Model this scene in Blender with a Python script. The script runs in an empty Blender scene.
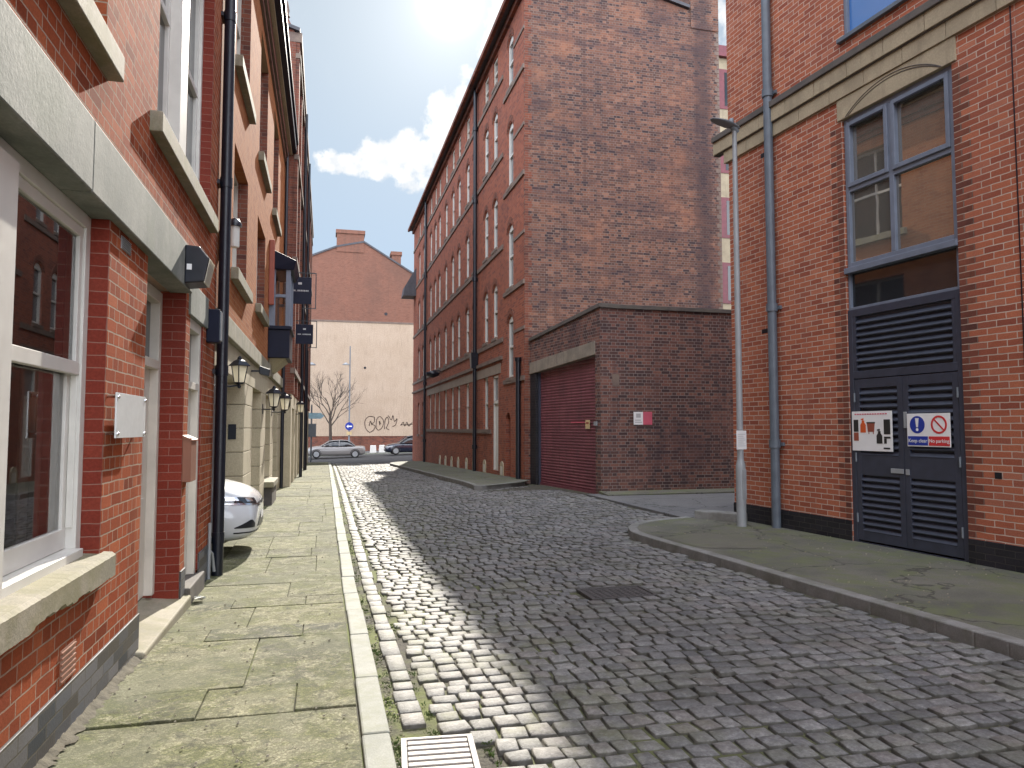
import bpy, bmesh, math, random
from mathutils import Vector, Matrix
from mathutils.bvhtree import BVHTree
from math import sin, cos, radians, pi, hypot, atan2
S = bpy.context.scene
COL = S.collection
R = random.Random(7)

# ------------------------------------------------------------------ helpers
def ss(a, b, x):
    t = max(0.0, min(1.0, (x - a) / (b - a)))
    return t * t * (3 - 2 * t)

def zg(x, y):
    """height of the street surface"""
    z = -0.13 * ss(3.5, 9.5, y) * (1 - ss(0.4, 3.4, x)) * (1 - ss(18, 38, y))
    z += -0.0205 * max(0.0, min(y, 60) - 20)
    z += 0.03 * (max(-12, min(16, x)) - 1) * ss(45, 57, y)
    return z

class MB:
    def __init__(s):
        s.v = []; s.f = []; s.sm = []
    def add(s, vs, fs, smooth=False):
        o = len(s.v)
        s.v.extend([tuple(v) for v in vs])
        for f in fs:
            s.f.append(tuple(i + o for i in f)); s.sm.append(smooth)
    def quad(s, a, b, c, d):
        s.add([a, b, c, d], [(0, 1, 2, 3)])
    def box(s, x0, x1, y0, y1, z0, z1):
        s.add([(x0, y0, z0), (x1, y0, z0), (x1, y1, z0), (x0, y1, z0), (x0, y0, z1), (x1, y0, z1), (x1, y1, z1), (x0, y1, z1)],
              [(0, 3, 2, 1), (4, 5, 6, 7), (0, 1, 5, 4), (1, 2, 6, 5), (2, 3, 7, 6), (3, 0, 4, 7)])
    def hexa(s, b, t):
        s.add(list(b) + list(t), [(0, 3, 2, 1), (4, 5, 6, 7), (0, 1, 5, 4), (1, 2, 6, 5), (2, 3, 7, 6), (3, 0, 4, 7)])
    def prism(s, poly, d):
        """poly: list of 3d points, d: extrusion vector"""
        n = len(poly); d = Vector(d)
        top = [Vector(p) + d for p in poly]
        s.add([Vector(p) for p in poly] + top,
              [tuple(reversed(range(n))), tuple(range(n, 2 * n))] + [(i, (i + 1) % n, n + (i + 1) % n, n + i) for i in range(n)])
    def tube(s, pts, r, n=8, cap=True, smooth=True):
        pts = [Vector(p) for p in pts]
        rs = r if isinstance(r, (list, tuple)) else [r] * len(pts)
        vs = []; prev = None
        for i, p in enumerate(pts):
            t = (pts[min(i + 1, len(pts) - 1)] - pts[max(i - 1, 0)]).normalized()
            a = Vector((0, 0, 1)) if abs(t.z) < 0.9 else Vector((1, 0, 0))
            if prev is not None: a = prev
            u = (a - t * a.dot(t))
            if u.length < 1e-5: u = t.orthogonal()
            u.normalize(); w = t.cross(u); prev = u
            for k in range(n):
                an = 2 * pi * k / n
                vs.append(p + (u * cos(an) + w * sin(an)) * rs[i])
        fs = []
        for i in range(len(pts) - 1):
            for k in range(n):
                fs.append((i * n + k, i * n + (k + 1) % n, (i + 1) * n + (k + 1) % n, (i + 1) * n + k))
        s.add(vs, fs, smooth)
        if cap:
            s.add(vs[:n], [tuple(reversed(range(n)))]); s.add(vs[-n:], [tuple(range(n))])
    def lathe(s, prof, c=(0, 0, 0), n=16, ax='z', smooth=True):
        vs = []
        for r, h in prof:
            for k in range(n):
                a = 2 * pi * k / n; x, y = r * cos(a), r * sin(a)
                vs.append({'z': (c[0] + x, c[1] + y, c[2] + h), 'y': (c[0] + x, c[1] + h, c[2] + y), 'x': (c[0] + h, c[1] + x, c[2] + y)}[ax])
        fs = []
        for i in range(len(prof) - 1):
            for k in range(n):
                fs.append((i * n + k, i * n + (k + 1) % n, (i + 1) * n + (k + 1) % n, (i + 1) * n + k))
        s.add(vs, fs, smooth)
        s.add(vs[:n], [tuple(reversed(range(n)))]); s.add(vs[-n:], [tuple(range(n))])
    def build(s, name, mat, parent=None, loc=(0, 0, 0), bevel=0, normals=True, rotz=0):
        me = bpy.data.meshes.new(name)
        me.from_pydata(s.v, [], s.f)
        me.polygons.foreach_set('use_smooth', s.sm)
        me.materials.append(mat)
        if normals:
            bm = bmesh.new(); bm.from_mesh(me)
            bmesh.ops.recalc_face_normals(bm, faces=bm.faces[:])
            bm.to_mesh(me); bm.free()
        me.update()
        o = bpy.data.objects.new(name, me); COL.objects.link(o)
        o.location = loc; o.rotation_euler.z = rotz
        if parent is not None: o.parent = parent
        if bevel:
            m = o.modifiers.new('bevel', 'BEVEL'); m.width = bevel; m.segments = 2; m.limit_method = 'ANGLE'; m.angle_limit = radians(40)
        return o

def thing(name, label, cat, loc=(0, 0, 0), rz=0, group=None):
    o = bpy.data.objects.new(name, None); COL.objects.link(o)
    o.location = loc; o.rotation_euler.z = rz; o.empty_display_size = .2
    o['label'] = label; o['category'] = cat
    if group: o['group'] = group
    return o
def tag(o, label, cat, group=None):
    o['label'] = label; o['category'] = cat
    if group: o['group'] = group
    return o
def kind(o, k):
    o['kind'] = k; return o
def kids(o): return [c for c in bpy.data.objects if c.parent == o]
def dup(o, parent=None, **kw):
    c = o.copy(); COL.objects.link(c); c.parent = parent
    for k, v in kw.items(): setattr(c, k, v)
    for ch in kids(o): dup(ch, c)
    return c
def text(name, body, size, mat, parent, loc, rot, ext=.0008, align='CENTER', bold=0.0):
    cu = bpy.data.curves.new(name, 'FONT'); cu.body = body; cu.size = size; cu.extrude = ext
    cu.align_x = align; cu.align_y = 'CENTER'; cu.offset = bold
    cu.materials.append(mat)
    o = bpy.data.objects.new(name, cu); COL.objects.link(o); o.parent = parent
    bpy.context.view_layer.update()
    me = bpy.data.meshes.new_from_object(o.evaluated_get(bpy.context.evaluated_depsgraph_get())); me.name = name
    q = bpy.data.objects.new(name, me); COL.objects.link(q); q.parent = parent; q.location = loc; q.rotation_euler = rot
    bpy.data.objects.remove(o); bpy.data.curves.remove(cu); q.name = name
    if not me.materials: me.materials.append(mat)
    return q

# ------------------------------------------------------------------ materials
class NT:
    def __init__(s, name):
        s.m = bpy.data.materials.new(name); s.m.use_nodes = True
        s.t = s.m.node_tree; s.n = s.t.nodes; s.l = s.t.links
        s.b = s.n['Principled BSDF']
    def new(s, t, **kw):
        n = s.n.new(t)
        for k, v in kw.items(): setattr(n, k, v)
        return n
    def link(s, a, b): s.l.new(a, b)
    def val(s, sock, v):
        if hasattr(v, 'node'): s.l.new(v, sock)
        else: sock.default_value = v
    def math(s, op, a, b=None, c=None, clamp=False):
        n = s.new('ShaderNodeMath', operation=op); n.use_clamp = clamp
        s.val(n.inputs[0], a)
        if b is not None: s.val(n.inputs[1], b)
        if c is not None: s.val(n.inputs[2], c)
        return n.outputs[0]
    def mix(s, f, a, b, mode='MIX'):
        n = s.new('ShaderNodeMix', data_type='RGBA', blend_type=mode)
        s.val(n.inputs['Factor'], f); s.val(n.inputs['A'], a if hasattr(a, 'node') else (*a, 1)); s.val(n.inputs['B'], b if hasattr(b, 'node') else (*b, 1))
        return n.outputs['Result']
    def noise(s, vec, scale, detail=4, rough=.55, dist=0):
        n = s.new('ShaderNodeTexNoise'); s.link(vec, n.inputs['Vector'])
        n.inputs['Scale'].default_value = scale; n.inputs['Detail'].default_value = detail
        n.inputs['Roughness'].default_value = rough; n.inputs['Distortion'].default_value = dist
        return n.outputs['Fac']
    def ramp(s, f, stops):
        n = s.new('ShaderNodeValToRGB'); e = n.color_ramp.elements
        while len(e) < len(stops): e.new(.5)
        for el, (p, c) in zip(e, stops):
            el.position = p; el.color = (*c, 1) if len(c) == 3 else c
        s.link(f, n.inputs[0]); return n.outputs[0]
    def step(s, f, a, b):
        n = s.new('ShaderNodeMapRange', interpolation_type='SMOOTHSTEP'); s.link(f, n.inputs[0])
        n.inputs[1].default_value = a; n.inputs[2].default_value = b
        return n.outputs[0]
    def obj(s): return s.new('ShaderNodeTexCoord').outputs['Object']
    def bump(s, h, strength=.4, dist=.01):
        n = s.new('ShaderNodeBump'); n.inputs['Strength'].default_value = strength; n.inputs['Distance'].default_value = dist
        s.link(h, n.inputs['Height']); s.link(n.outputs[0], s.b.inputs['Normal'])
    def col(s, c): s.link(c, s.b.inputs['Base Color'])
    def rough(s, r): s.val(s.b.inputs['Roughness'], r)

def plain(name, c, rough=.6, metal=0, var=.25, scale=6, spec=.5, bump=0):
    t = NT(name); p = t.obj()
    n = t.noise(p, scale, 5, .6)
    a = tuple(x * (1 - var) for x in c); b = tuple(min(1, x * (1 + var)) for x in c)
    t.col(t.ramp(n, [(.25, a), (.75, b)]))
    n2 = t.noise(p, scale * 4, 3)
    t.rough(t.math('MULTIPLY_ADD', n2, .25, rough - .12, clamp=True))
    t.b.inputs['Metallic'].default_value = metal
    t.b.inputs['Specular IOR Level'].default_value = spec
    if bump: t.bump(n2, bump, .01)
    return t.m

def brick(name, tones, mortar, w=.225, h=.075, m=.010, squash=1.0, stain=.3, staincol=(.03, .025, .022), stainscale=.5, bump=.5, rough=.75, soot_z=None, mort_var=.3, tint=None, spec=.15, band=None, run=.35):
    t = NT(name); tc = t.new('ShaderNodeTexCoord')
    sp = t.new('ShaderNodeSeparateXYZ'); t.link(tc.outputs['Object'], sp.inputs[0])
    sn = t.new('ShaderNodeSeparateXYZ'); t.link(tc.outputs['Normal'], sn.inputs[0])
    side = t.math('GREATER_THAN', t.math('ABSOLUTE', sn.outputs[0]), .6)
    u = t.math('ADD', t.math('MULTIPLY', sp.outputs[0], t.math('SUBTRACT', 1.0, side)), t.math('MULTIPLY', sp.outputs[1], side))
    cb = t.new('ShaderNodeCombineXYZ'); t.link(u, cb.inputs[0]); t.link(sp.outputs[2], cb.inputs[1])
    # slight wobble of the courses
    wob = t.new('ShaderNodeTexNoise'); wob.inputs['Scale'].default_value = 9; wob.inputs['Detail'].default_value = 2
    t.link(cb.outputs[0], wob.inputs['Vector'])
    off = t.new('ShaderNodeVectorMath', operation='SCALE'); sb = t.new('ShaderNodeVectorMath', operation='SUBTRACT')
    t.link(wob.outputs['Color'], sb.inputs[0]); sb.inputs[1].default_value = (.5, .5, .5)
    t.link(sb.outputs[0], off.inputs[0]); off.inputs['Scale'].default_value = .012
    ad = t.new('ShaderNodeVectorMath', operation='ADD'); t.link(cb.outputs[0], ad.inputs[0]); t.link(off.outputs[0], ad.inputs[1])
    b = t.new('ShaderNodeTexBrick'); b.offset = .5; b.offset_frequency = 2; b.squash = squash; b.squash_frequency = 2
    t.link(ad.outputs[0], b.inputs['Vector'])
    b.inputs['Color1'].default_value = (1, 1, 1, 1); b.inputs['Color2'].default_value = (0, 0, 0, 1); b.inputs['Mortar'].default_value = (.5, .5, .5, 1)
    b.inputs['Scale'].default_value = 1; b.inputs['Mortar Size'].default_value = m / 2; b.inputs['Mortar Smooth'].default_value = .25
    b.inputs['Brick Width'].default_value = w; b.inputs['Row Height'].default_value = h; b.inputs['Bias'].default_value = 0
    bc = t.new('ShaderNodeSeparateColor'); t.link(b.outputs['Color'], bc.inputs[0])
    c = t.ramp(bc.outputs[0], [(i / max(1, len(tones) - 1), q) for i, q in enumerate(tones)])
    fine = t.noise(tc.outputs['Object'], 60, 4, .7)
    c = t.mix(t.step(fine, .3, .75), t.mix(1.0, c, (.72, .70, .70), 'MULTIPLY'), c)
    mv = t.noise(tc.outputs['Object'], 3, 4, .6)
    mo = t.mix(mv, tuple(x * (1 - mort_var) for x in mortar), tuple(min(1, x * (1 + mort_var)) for x in mortar))
    c = t.mix(b.outputs['Fac'], c, mo)
    big = t.noise(tc.outputs['Object'], stainscale, 6, .62, .4)
    c = t.mix(t.math('MULTIPLY', t.step(big, .48, .72), stain), c, staincol)
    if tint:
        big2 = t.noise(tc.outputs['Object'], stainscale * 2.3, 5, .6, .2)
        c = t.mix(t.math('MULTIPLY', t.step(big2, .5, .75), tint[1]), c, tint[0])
    mr = t.new('ShaderNodeMapping'); mr.inputs['Scale'].default_value = (2.6, 2.6, .22); t.link(tc.outputs['Object'], mr.inputs[0])
    rn = t.noise(mr.outputs[0], 1.3, 6, .65); c = t.mix(t.math('MULTIPLY', t.step(rn, .52, .70), run), c, staincol)
    rp = t.noise(tc.outputs['Object'], .9, 3, .5); c = t.mix(t.math('MULTIPLY', t.step(rp, .60, .64), .22), c, t.mix(1.0, c, (1.28, 1.22, 1.18), 'MULTIPLY'))
    if band:      # a soot run below the chimney
        bn = t.noise(tc.outputs['Object'], 1.3, 5, .6)
        bf = t.math('SUBTRACT', 1.0, t.step(t.math('ABSOLUTE', t.math('ADD', t.math('SUBTRACT', u, band[0]), t.math('MULTIPLY', t.math('SUBTRACT', bn, .5), .7))), band[1] * .3, band[1]))
        c = t.mix(t.math('MULTIPLY', bf, .6), c, staincol)
        mp = t.new('ShaderNodeMapping'); mp.inputs['Scale'].default_value = (.35, .35, 2.2); t.link(tc.outputs['Object'], mp.inputs[0])
        hs = t.noise(mp.outputs[0], 1.1, 6, .65); c = t.mix(t.math('MULTIPLY', t.step(hs, .48, .62), .4), c, (.075, .05, .055))
    t.col(c); t.b.inputs['Specular IOR Level'].default_value = spec
    t.rough(t.math('MULTIPLY_ADD', fine, .25, rough - .12))
    hgt = t.math('SUBTRACT', t.math('MULTIPLY', fine, .35), b.outputs['Fac'])
    t.bump(hgt, bump, .008)
    return t.m

def stone(name, c, c2, rough=.8, scale=3, moss=0, mosscol=(.10, .12, .03), bump=.3, spots=0, streak=0):
    t = NT(name); p = t.obj()
    n = t.noise(p, scale, 8, .65)
    f = t.noise(p, scale * 22, 3, .7)
    col = t.mix(t.step(n, .3, .7), c, c2)
    col = t.mix(t.step(f, .35, .8), t.mix(1.0, col, (.75, .75, .75), 'MULTIPLY'), col)
    if streak:
        mp = t.new('ShaderNodeMapping'); mp.inputs['Scale'].default_value = (6, 6, .7); t.link(p, mp.inputs[0])
        sn = t.noise(mp.outputs[0], 1.2, 5, .6)
        col = t.mix(t.math('MULTIPLY', t.step(sn, .5, .75), streak), col, tuple(x * .35 for x in c))
    if moss:
        mn = t.noise(p, scale * .7, 6, .7, .5)
        col = t.mix(t.math('MULTIPLY', t.step(mn, .45, .65), moss), col, mosscol)
    t.col(col); t.rough(t.math('MULTIPLY_ADD', f, .2, rough - .1)); t.bump(t.math('ADD', t.math('MULTIPLY', n, .5), t.math('MULTIPLY', f, .35)), bump, .01)
    return t.m

def glass(name, tintc=(.02, .022, .025), rough=.03, see=0.0, ior=1.6):
    """window glass: reflects the street, see = how much of the room shows"""
    t = NT(name)
    t.b.inputs['Base Color'].default_value = (*tintc, 1); t.b.inputs['Roughness'].default_value = rough
    t.b.inputs['IOR'].default_value = ior; t.b.inputs['Specular IOR Level'].default_value = .6
    p = t.obj(); n = t.noise(p, 1.6, 2); t.bump(n, .03, .02)
    if see:
        tr = t.new('ShaderNodeBsdfTransparent'); tr.inputs[0].default_value = (.88, .9, .9, 1)
        gl = t.new('ShaderNodeBsdfGlossy'); gl.inputs['Roughness'].default_value = .01
        fr = t.new('ShaderNodeFresnel'); fr.inputs[0].default_value = 1.5
        f = t.math('MULTIPLY_ADD', fr.outputs[0], 1.6, .05, clamp=True)
        mx = t.new('ShaderNodeMixShader'); t.link(f, mx.inputs[0]); t.link(tr.outputs[0], mx.inputs[1]); t.link(gl.outputs[0], mx.inputs[2])
        mx2 = t.new('ShaderNodeMixShader'); mx2.inputs[0].default_value = see
        t.link(t.b.outputs[0], mx2.inputs[1]); t.link(mx.outputs[0], mx2.inputs[2])
        t.link(mx2.outputs[0], t.n['Material Output'].inputs[0])
    return t.m

M = {}
M['brick_red'] = brick('red_facing_brick', [(.22, .055, .027), (.41, .105, .045), (.34, .082, .035), (.48, .145, .066), (.29, .068, .032), (.44, .12, .055)], (.38, .30, .23), w=.225, h=.075, m=.010, squash=.5, stain=.4, staincol=(.17, .055, .033), rough=.85, bump=.75, spec=.04, tint=((.48, .20, .105), .25))  # tint paints pale sun-glare blotches into the brick colour
M['brick_blue'] = brick('engineering_brick', [(.05, .058, .07), (.13, .14, .16), (.19, .19, .20), (.08, .085, .095), (.10, .09, .08)], (.10, .09, .07), m=.009, stain=.3, staincol=(.10, .09, .07), rough=.5)
M['brick_orange'] = brick('orange_brick', [(.36, .125, .05), (.44, .165, .068), (.40, .145, .06), (.33, .105, .045)], (.36, .24, .14), m=.008, stain=.2, staincol=(.2, .09, .05), bump=.35, spec=.04, rough=.9)
M['brick_brown'] = brick('brown_brick', [(.17, .06, .04), (.26, .09, .055), (.22, .075, .05), (.12, .05, .04)], (.2, .16, .13), stain=.3)
M['brick_mill'] = brick('mill_facade_brick', [(.30, .095, .06), (.40, .135, .08), (.35, .115, .07), (.22, .08, .06)], (.28, .21, .17), m=.008, stain=.35, staincol=(.13, .06, .05), bump=.4)
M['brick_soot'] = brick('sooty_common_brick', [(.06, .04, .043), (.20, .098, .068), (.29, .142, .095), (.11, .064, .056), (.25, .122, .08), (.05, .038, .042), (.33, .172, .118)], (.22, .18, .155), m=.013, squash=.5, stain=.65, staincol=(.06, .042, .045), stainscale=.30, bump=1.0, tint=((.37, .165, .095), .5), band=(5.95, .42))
M['brick_garage'] = brick('dark_garage_brick', [(.07, .046, .046), (.19, .09, .072), (.27, .13, .095), (.12, .068, .06), (.085, .055, .054), (.23, .11, .085)], (.24, .205, .19), m=.013, squash=.5, stain=.55, staincol=(.05, .036, .044), stainscale=.55, bump=1.0, tint=((.27, .14, .11), .35))
M['brick_gable'] = brick('gable_brick', [(.21, .095, .065), (.28, .125, .085), (.24, .11, .075)], (.22, .16, .13), m=.010, stain=.5, staincol=(.12, .075, .06), stainscale=.16)
M['brick_modern'] = brick('modern_red_brick', [(.34, .105, .06), (.45, .145, .08), (.50, .172, .093), (.40, .125, .07), (.31, .095, .06), (.52, .20, .12)], (.50, .41, .34), m=.012, stain=.2, staincol=(.27, .11, .08), bump=.6, rough=.8)
M['brick_black'] = brick('black_plinth_brick', [(.02, .02, .024), (.035, .034, .04), (.028, .028, .03)], (.05, .045, .04), m=.009, stain=.1, rough=.55)
M['brick_glazed'] = brick('oxblood_glazed_brick', [(.19, .030, .018), (.23, .038, .022), (.21, .034, .020), (.25, .046, .027)], (.26, .14, .11), h=.075, m=.006, squash=1.0, stain=.1, rough=.45, bump=.3, spec=.15)
M['concrete'] = stone('grey_concrete', (.16, .18, .16), (.30, .31, .275), moss=.6, mosscol=(.12, .145, .11), bump=.4, streak=.35, scale=2.2)
M['sill'] = stone('weathered_stone', (.37, .33, .245), (.24, .22, .16), moss=.55, mosscol=(.16, .15, .06), bump=.5)
M['cream'] = stone('cream_stone', (.50, .43, .29), (.60, .52, .36), scale=2, moss=.2, mosscol=(.33, .28, .18), bump=.15, streak=.15)
M['buff'] = stone('buff_cast_stone', (.40, .33, .22), (.47, .39, .26), scale=2, moss=.4, mosscol=(.22, .18, .12), bump=.2, streak=.4)
M['darkstone'] = stone('dark_stone', (.085, .075, .07), (.14, .12, .105), moss=.3, mosscol=(.09, .09, .06))
M['millstone'] = stone('soot_stone', (.17, .12, .10), (.24, .18, .14), scale=2)
M['lintel'] = stone('stained_lintel', (.33, .28, .22), (.22, .19, .15), scale=2, streak=.55)
M['render'] = stone('cream_render', (.50, .38, .275), (.56, .435, .325), scale=.5, bump=.08, streak=.32)
M['kerb'] = stone('granite_kerb', (.33, .335, .29), (.25, .26, .22), scale=5, moss=.5, mosscol=(.17, .18, .10), bump=.4)
M['kerb_dark'] = stone('dark_kerb', (.27, .265, .25), (.19, .185, .17), scale=4, moss=.4, mosscol=(.10, .105, .06))
M['white'] = plain('white_gloss_paint', (.62, .61, .565), .4, var=.08)
M['offwhite'] = plain('old_white_paint', (.60, .57, .50), .5, var=.15, scale=3)
M['black'] = plain('black_iron_paint', (.007, .009, .016), .35, var=.3)
M['navy'] = plain('dark_blue_paint', (.007, .009, .024), .45, var=.2, spec=.2)
M['grey_metal'] = plain('grey_metal', (.16, .18, .20), .45, metal=.0, var=.15)
M['bluegrey'] = plain('blue_grey_frame', (.15, .175, .225), .45, var=.15)
M['louvre'] = plain('anthracite_paint', (.036, .041, .062), .45, var=.25)
M['galv'] = plain('galvanised_steel', (.30, .315, .325), .55, metal=.15, var=.12, scale=4)
M['pipe_grey'] = plain('grey_pipe', (.10, .12, .145), .45, var=.2)
M['glass'] = glass('dark_glass')
M['glass_clear'] = glass('clear_glass', see=.85)
M['glass_mill'] = glass('dusty_glass', (.12, .125, .135), .10)
M['glass_tan'] = glass('reflecting_glass', (.12, .115, .098), .015, ior=3.0)
M['glass_blue'] = glass('blue_lit_glass', (.05, .16, .42), .04)
M['room'] = plain('room_dark', (.06, .055, .05), .9)
M['curtain'] = plain('net_curtain', (.62, .60, .54), .9, var=.15, scale=12)
M['slate'] = plain('roof_slate', (.06, .06, .07), .6, var=.3, scale=4)
M['iron'] = plain('cast_iron', (.055, .05, .048), .6, metal=.0, var=.4, scale=25, bump=.3)
M['steel_grate'] = plain('worn_grate', (.30, .275, .25), .6, metal=.0, var=.2, scale=20)
M['signwhite'] = plain('sign_white', (.78, .78, .77), .4, var=.03)
M['signblue'] = plain('sign_blue', (.012, .035, .30), .4, var=.05)
M['signred'] = plain('sign_red', (.58, .03, .035), .4, var=.05)
M['signpink'] = plain('sign_faded_red', (.55, .10, .15), .5, var=.15)
M['signblack'] = plain('sign_black', (.02, .02, .02), .5, var=.05)
M['signorange'] = plain('sign_orange', (.62, .10, .02), .5, var=.05)
M['signbrown'] = plain('sign_brown', (.28, .07, .04), .5, var=.1)
M['signgrey'] = plain('sign_grey', (.42, .42, .42), .5, var=.1)
M['acrylic'] = plain('acrylic_plate', (.70, .73, .72), .15, var=.05, scale=9)
M['tan'] = plain('tan_note', (.55, .42, .22), .6)
M['terracotta'] = plain('brown_letterbox', (.24, .10, .06), .5, var=.1)
M['lampglass'] = plain('opal_lamp_glass', (.72, .70, .60), .25, var=.06)
M['bark'] = plain('bark', (.065, .05, .04), .9, var=.3, scale=8)
M['rubber'] = plain('tyre_rubber', (.02, .02, .02), .8)
M['chrome'] = plain('bright_metal', (.6, .6, .62), .22, metal=1, var=.05)
M['redframe'] = plain('dark_red_paint', (.15, .025, .035), .45)
M['graffiti'] = plain('graffiti_paint', (.17, .12, .11), .7)
M['weed'] = plain('weed_leaf', (.07, .11, .02), .7, var=.4, scale=30)
M['litter'] = plain('pale_litter', (.6, .6, .55), .8)

def lampglass():
    t = NT('frosted_lamp_glass'); t.b.inputs['Base Color'].default_value = (.85, .82, .70, 1); t.rough(.35)
    tr = t.new('ShaderNodeBsdfTranslucent'); tr.inputs[0].default_value = (.9, .86, .74, 1); mx = t.new('ShaderNodeMixShader'); mx.inputs[0].default_value = .6
    t.link(t.b.outputs[0], mx.inputs[1]); t.link(tr.outputs[0], mx.inputs[2]); t.link(mx.outputs[0], t.n['Material Output'].inputs[0]); return t.m
M['lampglass'] = lampglass()
def shutter_mat():
    t = NT('red_shutter_paint'); p = t.obj()
    n = t.noise(p, 1.5, 6, .65); f = t.noise(p, 14, 4)
    c = t.ramp(n, [(.3, (.12, .036, .045)), (.55, (.17, .05, .062)), (.75, (.20, .072, .08))])
    t.col(t.mix(t.math('MULTIPLY', t.step(f, .6, .8), .35), c, (.06, .02, .02)))
    mp = t.new('ShaderNodeMapping'); mp.inputs['Scale'].default_value = (5, 5, .5); t.link(p, mp.inputs[0]); sg = t.noise(mp.outputs[0], 1.4, 6, .65)
    c2 = t.mix(t.math('MULTIPLY', t.step(sg, .48, .66), .5), t.mix(t.math('MULTIPLY', t.step(f, .6, .8), .35), c, (.06, .02, .02)), (.075, .035, .04)); t.col(c2)
    t.rough(.5); return t.m
M['shutter'] = shutter_mat()

def carpaint(name, c, rough=.25):
    t = NT(name); t.b.inputs['Base Color'].default_value = (*c, 1); t.rough(rough)
    t.b.inputs['Coat Weight'].default_value = .8; t.b.inputs['Coat Roughness'].default_value = .05
    p = t.obj(); n = t.noise(p, 5, 5)
    t.col(t.mix(t.math('MULTIPLY', n, .15), c, tuple(x * .7 for x in c)))
    return t.m
M['car_white'] = carpaint('white_car_paint', (.58, .59, .60))
M['car_grey'] = carpaint('grey_car_paint', (.22, .21, .20), .35)
M['car_dark'] = carpaint('dark_car_paint', (.010, .015, .032))

def sett_mat():
    t = NT('granite_setts'); p = t.obj(); g = t.new('ShaderNodeNewGeometry')
    rnd = g.outputs['Random Per Island']
    c = t.ramp(rnd, [(0, (.165, .165, .17)), (.3, (.225, .222, .225)), (.55, (.275, .27, .268)), (.72, (.245, .222, .215)), (.88, (.325, .32, .315)), (1, (.19, .187, .19))])
    f = t.noise(p, 70, 4, .7); n = t.noise(p, 1.1, 5, .6)
    c = t.mix(t.step(f, .35, .7), t.mix(1.0, c, (.70, .70, .68), 'MULTIPLY'), c)
    c = t.mix(t.math('MULTIPLY', t.step(n, .5, .75), .35), c, (.13, .125, .10))
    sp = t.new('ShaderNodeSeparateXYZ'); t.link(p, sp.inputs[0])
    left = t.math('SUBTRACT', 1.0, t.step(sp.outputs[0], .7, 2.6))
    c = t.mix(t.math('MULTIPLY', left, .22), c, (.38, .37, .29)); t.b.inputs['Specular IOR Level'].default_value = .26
    k2 = t.noise(p, 26, 6, .75); c = t.mix(t.step(k2, .42, .62), t.mix(1.0, c, (.66, .66, .66), 'MULTIPLY'), c); ms = t.noise(p, 1.7, 6, .7); c = t.mix(t.math('MULTIPLY', t.step(ms, .46, .64), t.math('MULTIPLY_ADD', left, .45, .22)), c, (.13, .135, .06)); dk = t.noise(p, .55, 5, .7, .6); c = t.mix(t.math('MULTIPLY', t.step(dk, .48, .60), .38), c, (.085, .082, .075)); pol = t.noise(p, 9, 5, .7); c = t.mix(t.math('MULTIPLY', t.step(pol, .55, .72), .35), c, (.42, .41, .385))
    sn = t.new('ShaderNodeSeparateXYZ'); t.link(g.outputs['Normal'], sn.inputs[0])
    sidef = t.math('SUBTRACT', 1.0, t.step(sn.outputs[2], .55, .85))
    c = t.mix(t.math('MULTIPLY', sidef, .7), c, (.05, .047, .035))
    t.col(c); t.rough(t.math('MULTIPLY_ADD', f, .3, .5))
    t.bump(t.math('ADD', f, t.math('MULTIPLY', t.noise(p, 22, 3), 1.2)), .5, .008)
    return t.m
M['sett'] = sett_mat()

def bed_mat():
    t = NT('mossy_joint_soil'); p = t.obj(); n = t.noise(p, 1.3, 6, .65); f = t.noise(p, 40, 4, .7)
    sp = t.new('ShaderNodeSeparateXYZ'); t.link(p, sp.inputs[0])
    left = t.math('SUBTRACT', 1.0, t.step(sp.outputs[0], .6, 3.2))
    c = t.mix(t.step(f, .3, .7), (.04, .036, .028), (.09, .08, .06))
    mm = t.math('MULTIPLY', t.step(n, .42, .62), t.math('MULTIPLY_ADD', left, .75, .2))
    c = t.mix(mm, c, (.13, .15, .04))
    t.col(c); t.rough(.95); t.bump(f, .6, .02); return t.m
M['bed'] = bed_mat()

def asphalt(name, a, b, moss, mosscol, sc=1.0):
    t = NT(name); p = t.obj(); n = t.noise(p, .9 * sc, 7, .65, .3); f = t.noise(p, 130, 3, .75); m2 = t.noise(p, 2.2, 6, .7, .6)
    c = t.mix(t.step(n, .3, .7), a, b)
    c = t.mix(t.step(f, .4, .75), t.mix(1.0, c, (.6, .6, .6), 'MULTIPLY'), c)
    c = t.mix(t.math('MULTIPLY', t.step(m2, .42, .66), moss), c, mosscol)
    v = t.new('ShaderNodeTexVoronoi', feature='DISTANCE_TO_EDGE'); v.inputs['Scale'].default_value = .55
    dn = t.new('ShaderNodeTexNoise'); dn.inputs['Scale'].default_value = 2.5; dn.inputs['Detail'].default_value = 5; t.link(p, dn.inputs['Vector'])
    av = t.new('ShaderNodeMix', data_type='RGBA', blend_type='ADD'); av.inputs['Factor'].default_value = .55
    t.link(p, av.inputs['A']); t.link(dn.outputs['Color'], av.inputs['B']); t.link(av.outputs['Result'], v.inputs['Vector'])
    crack = t.math('SUBTRACT', 1.0, t.step(v.outputs['Distance'], .002, .011))
    t.col(t.mix(t.math('MULTIPLY', crack, .75), c, (.03, .028, .02)))
    t.rough(t.math('MULTIPLY_ADD', f, .2, .72)); t.bump(t.math('SUBTRACT', t.math('ADD', f, n), crack), .45, .012)
    return t.m
M['asphalt'] = asphalt('asphalt', (.05, .05, .052), (.075, .073, .07), 0, (.1, .1, .05))
M['asphalt_mossy'] = asphalt('mossy_asphalt', (.12, .12, .095), (.21, .20, .16), .8, (.115, .13, .055))
M['padconc'] = asphalt('pale_asphalt', (.15, .15, .155), (.20, .195, .19), .2, (.09, .09, .07))

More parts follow.
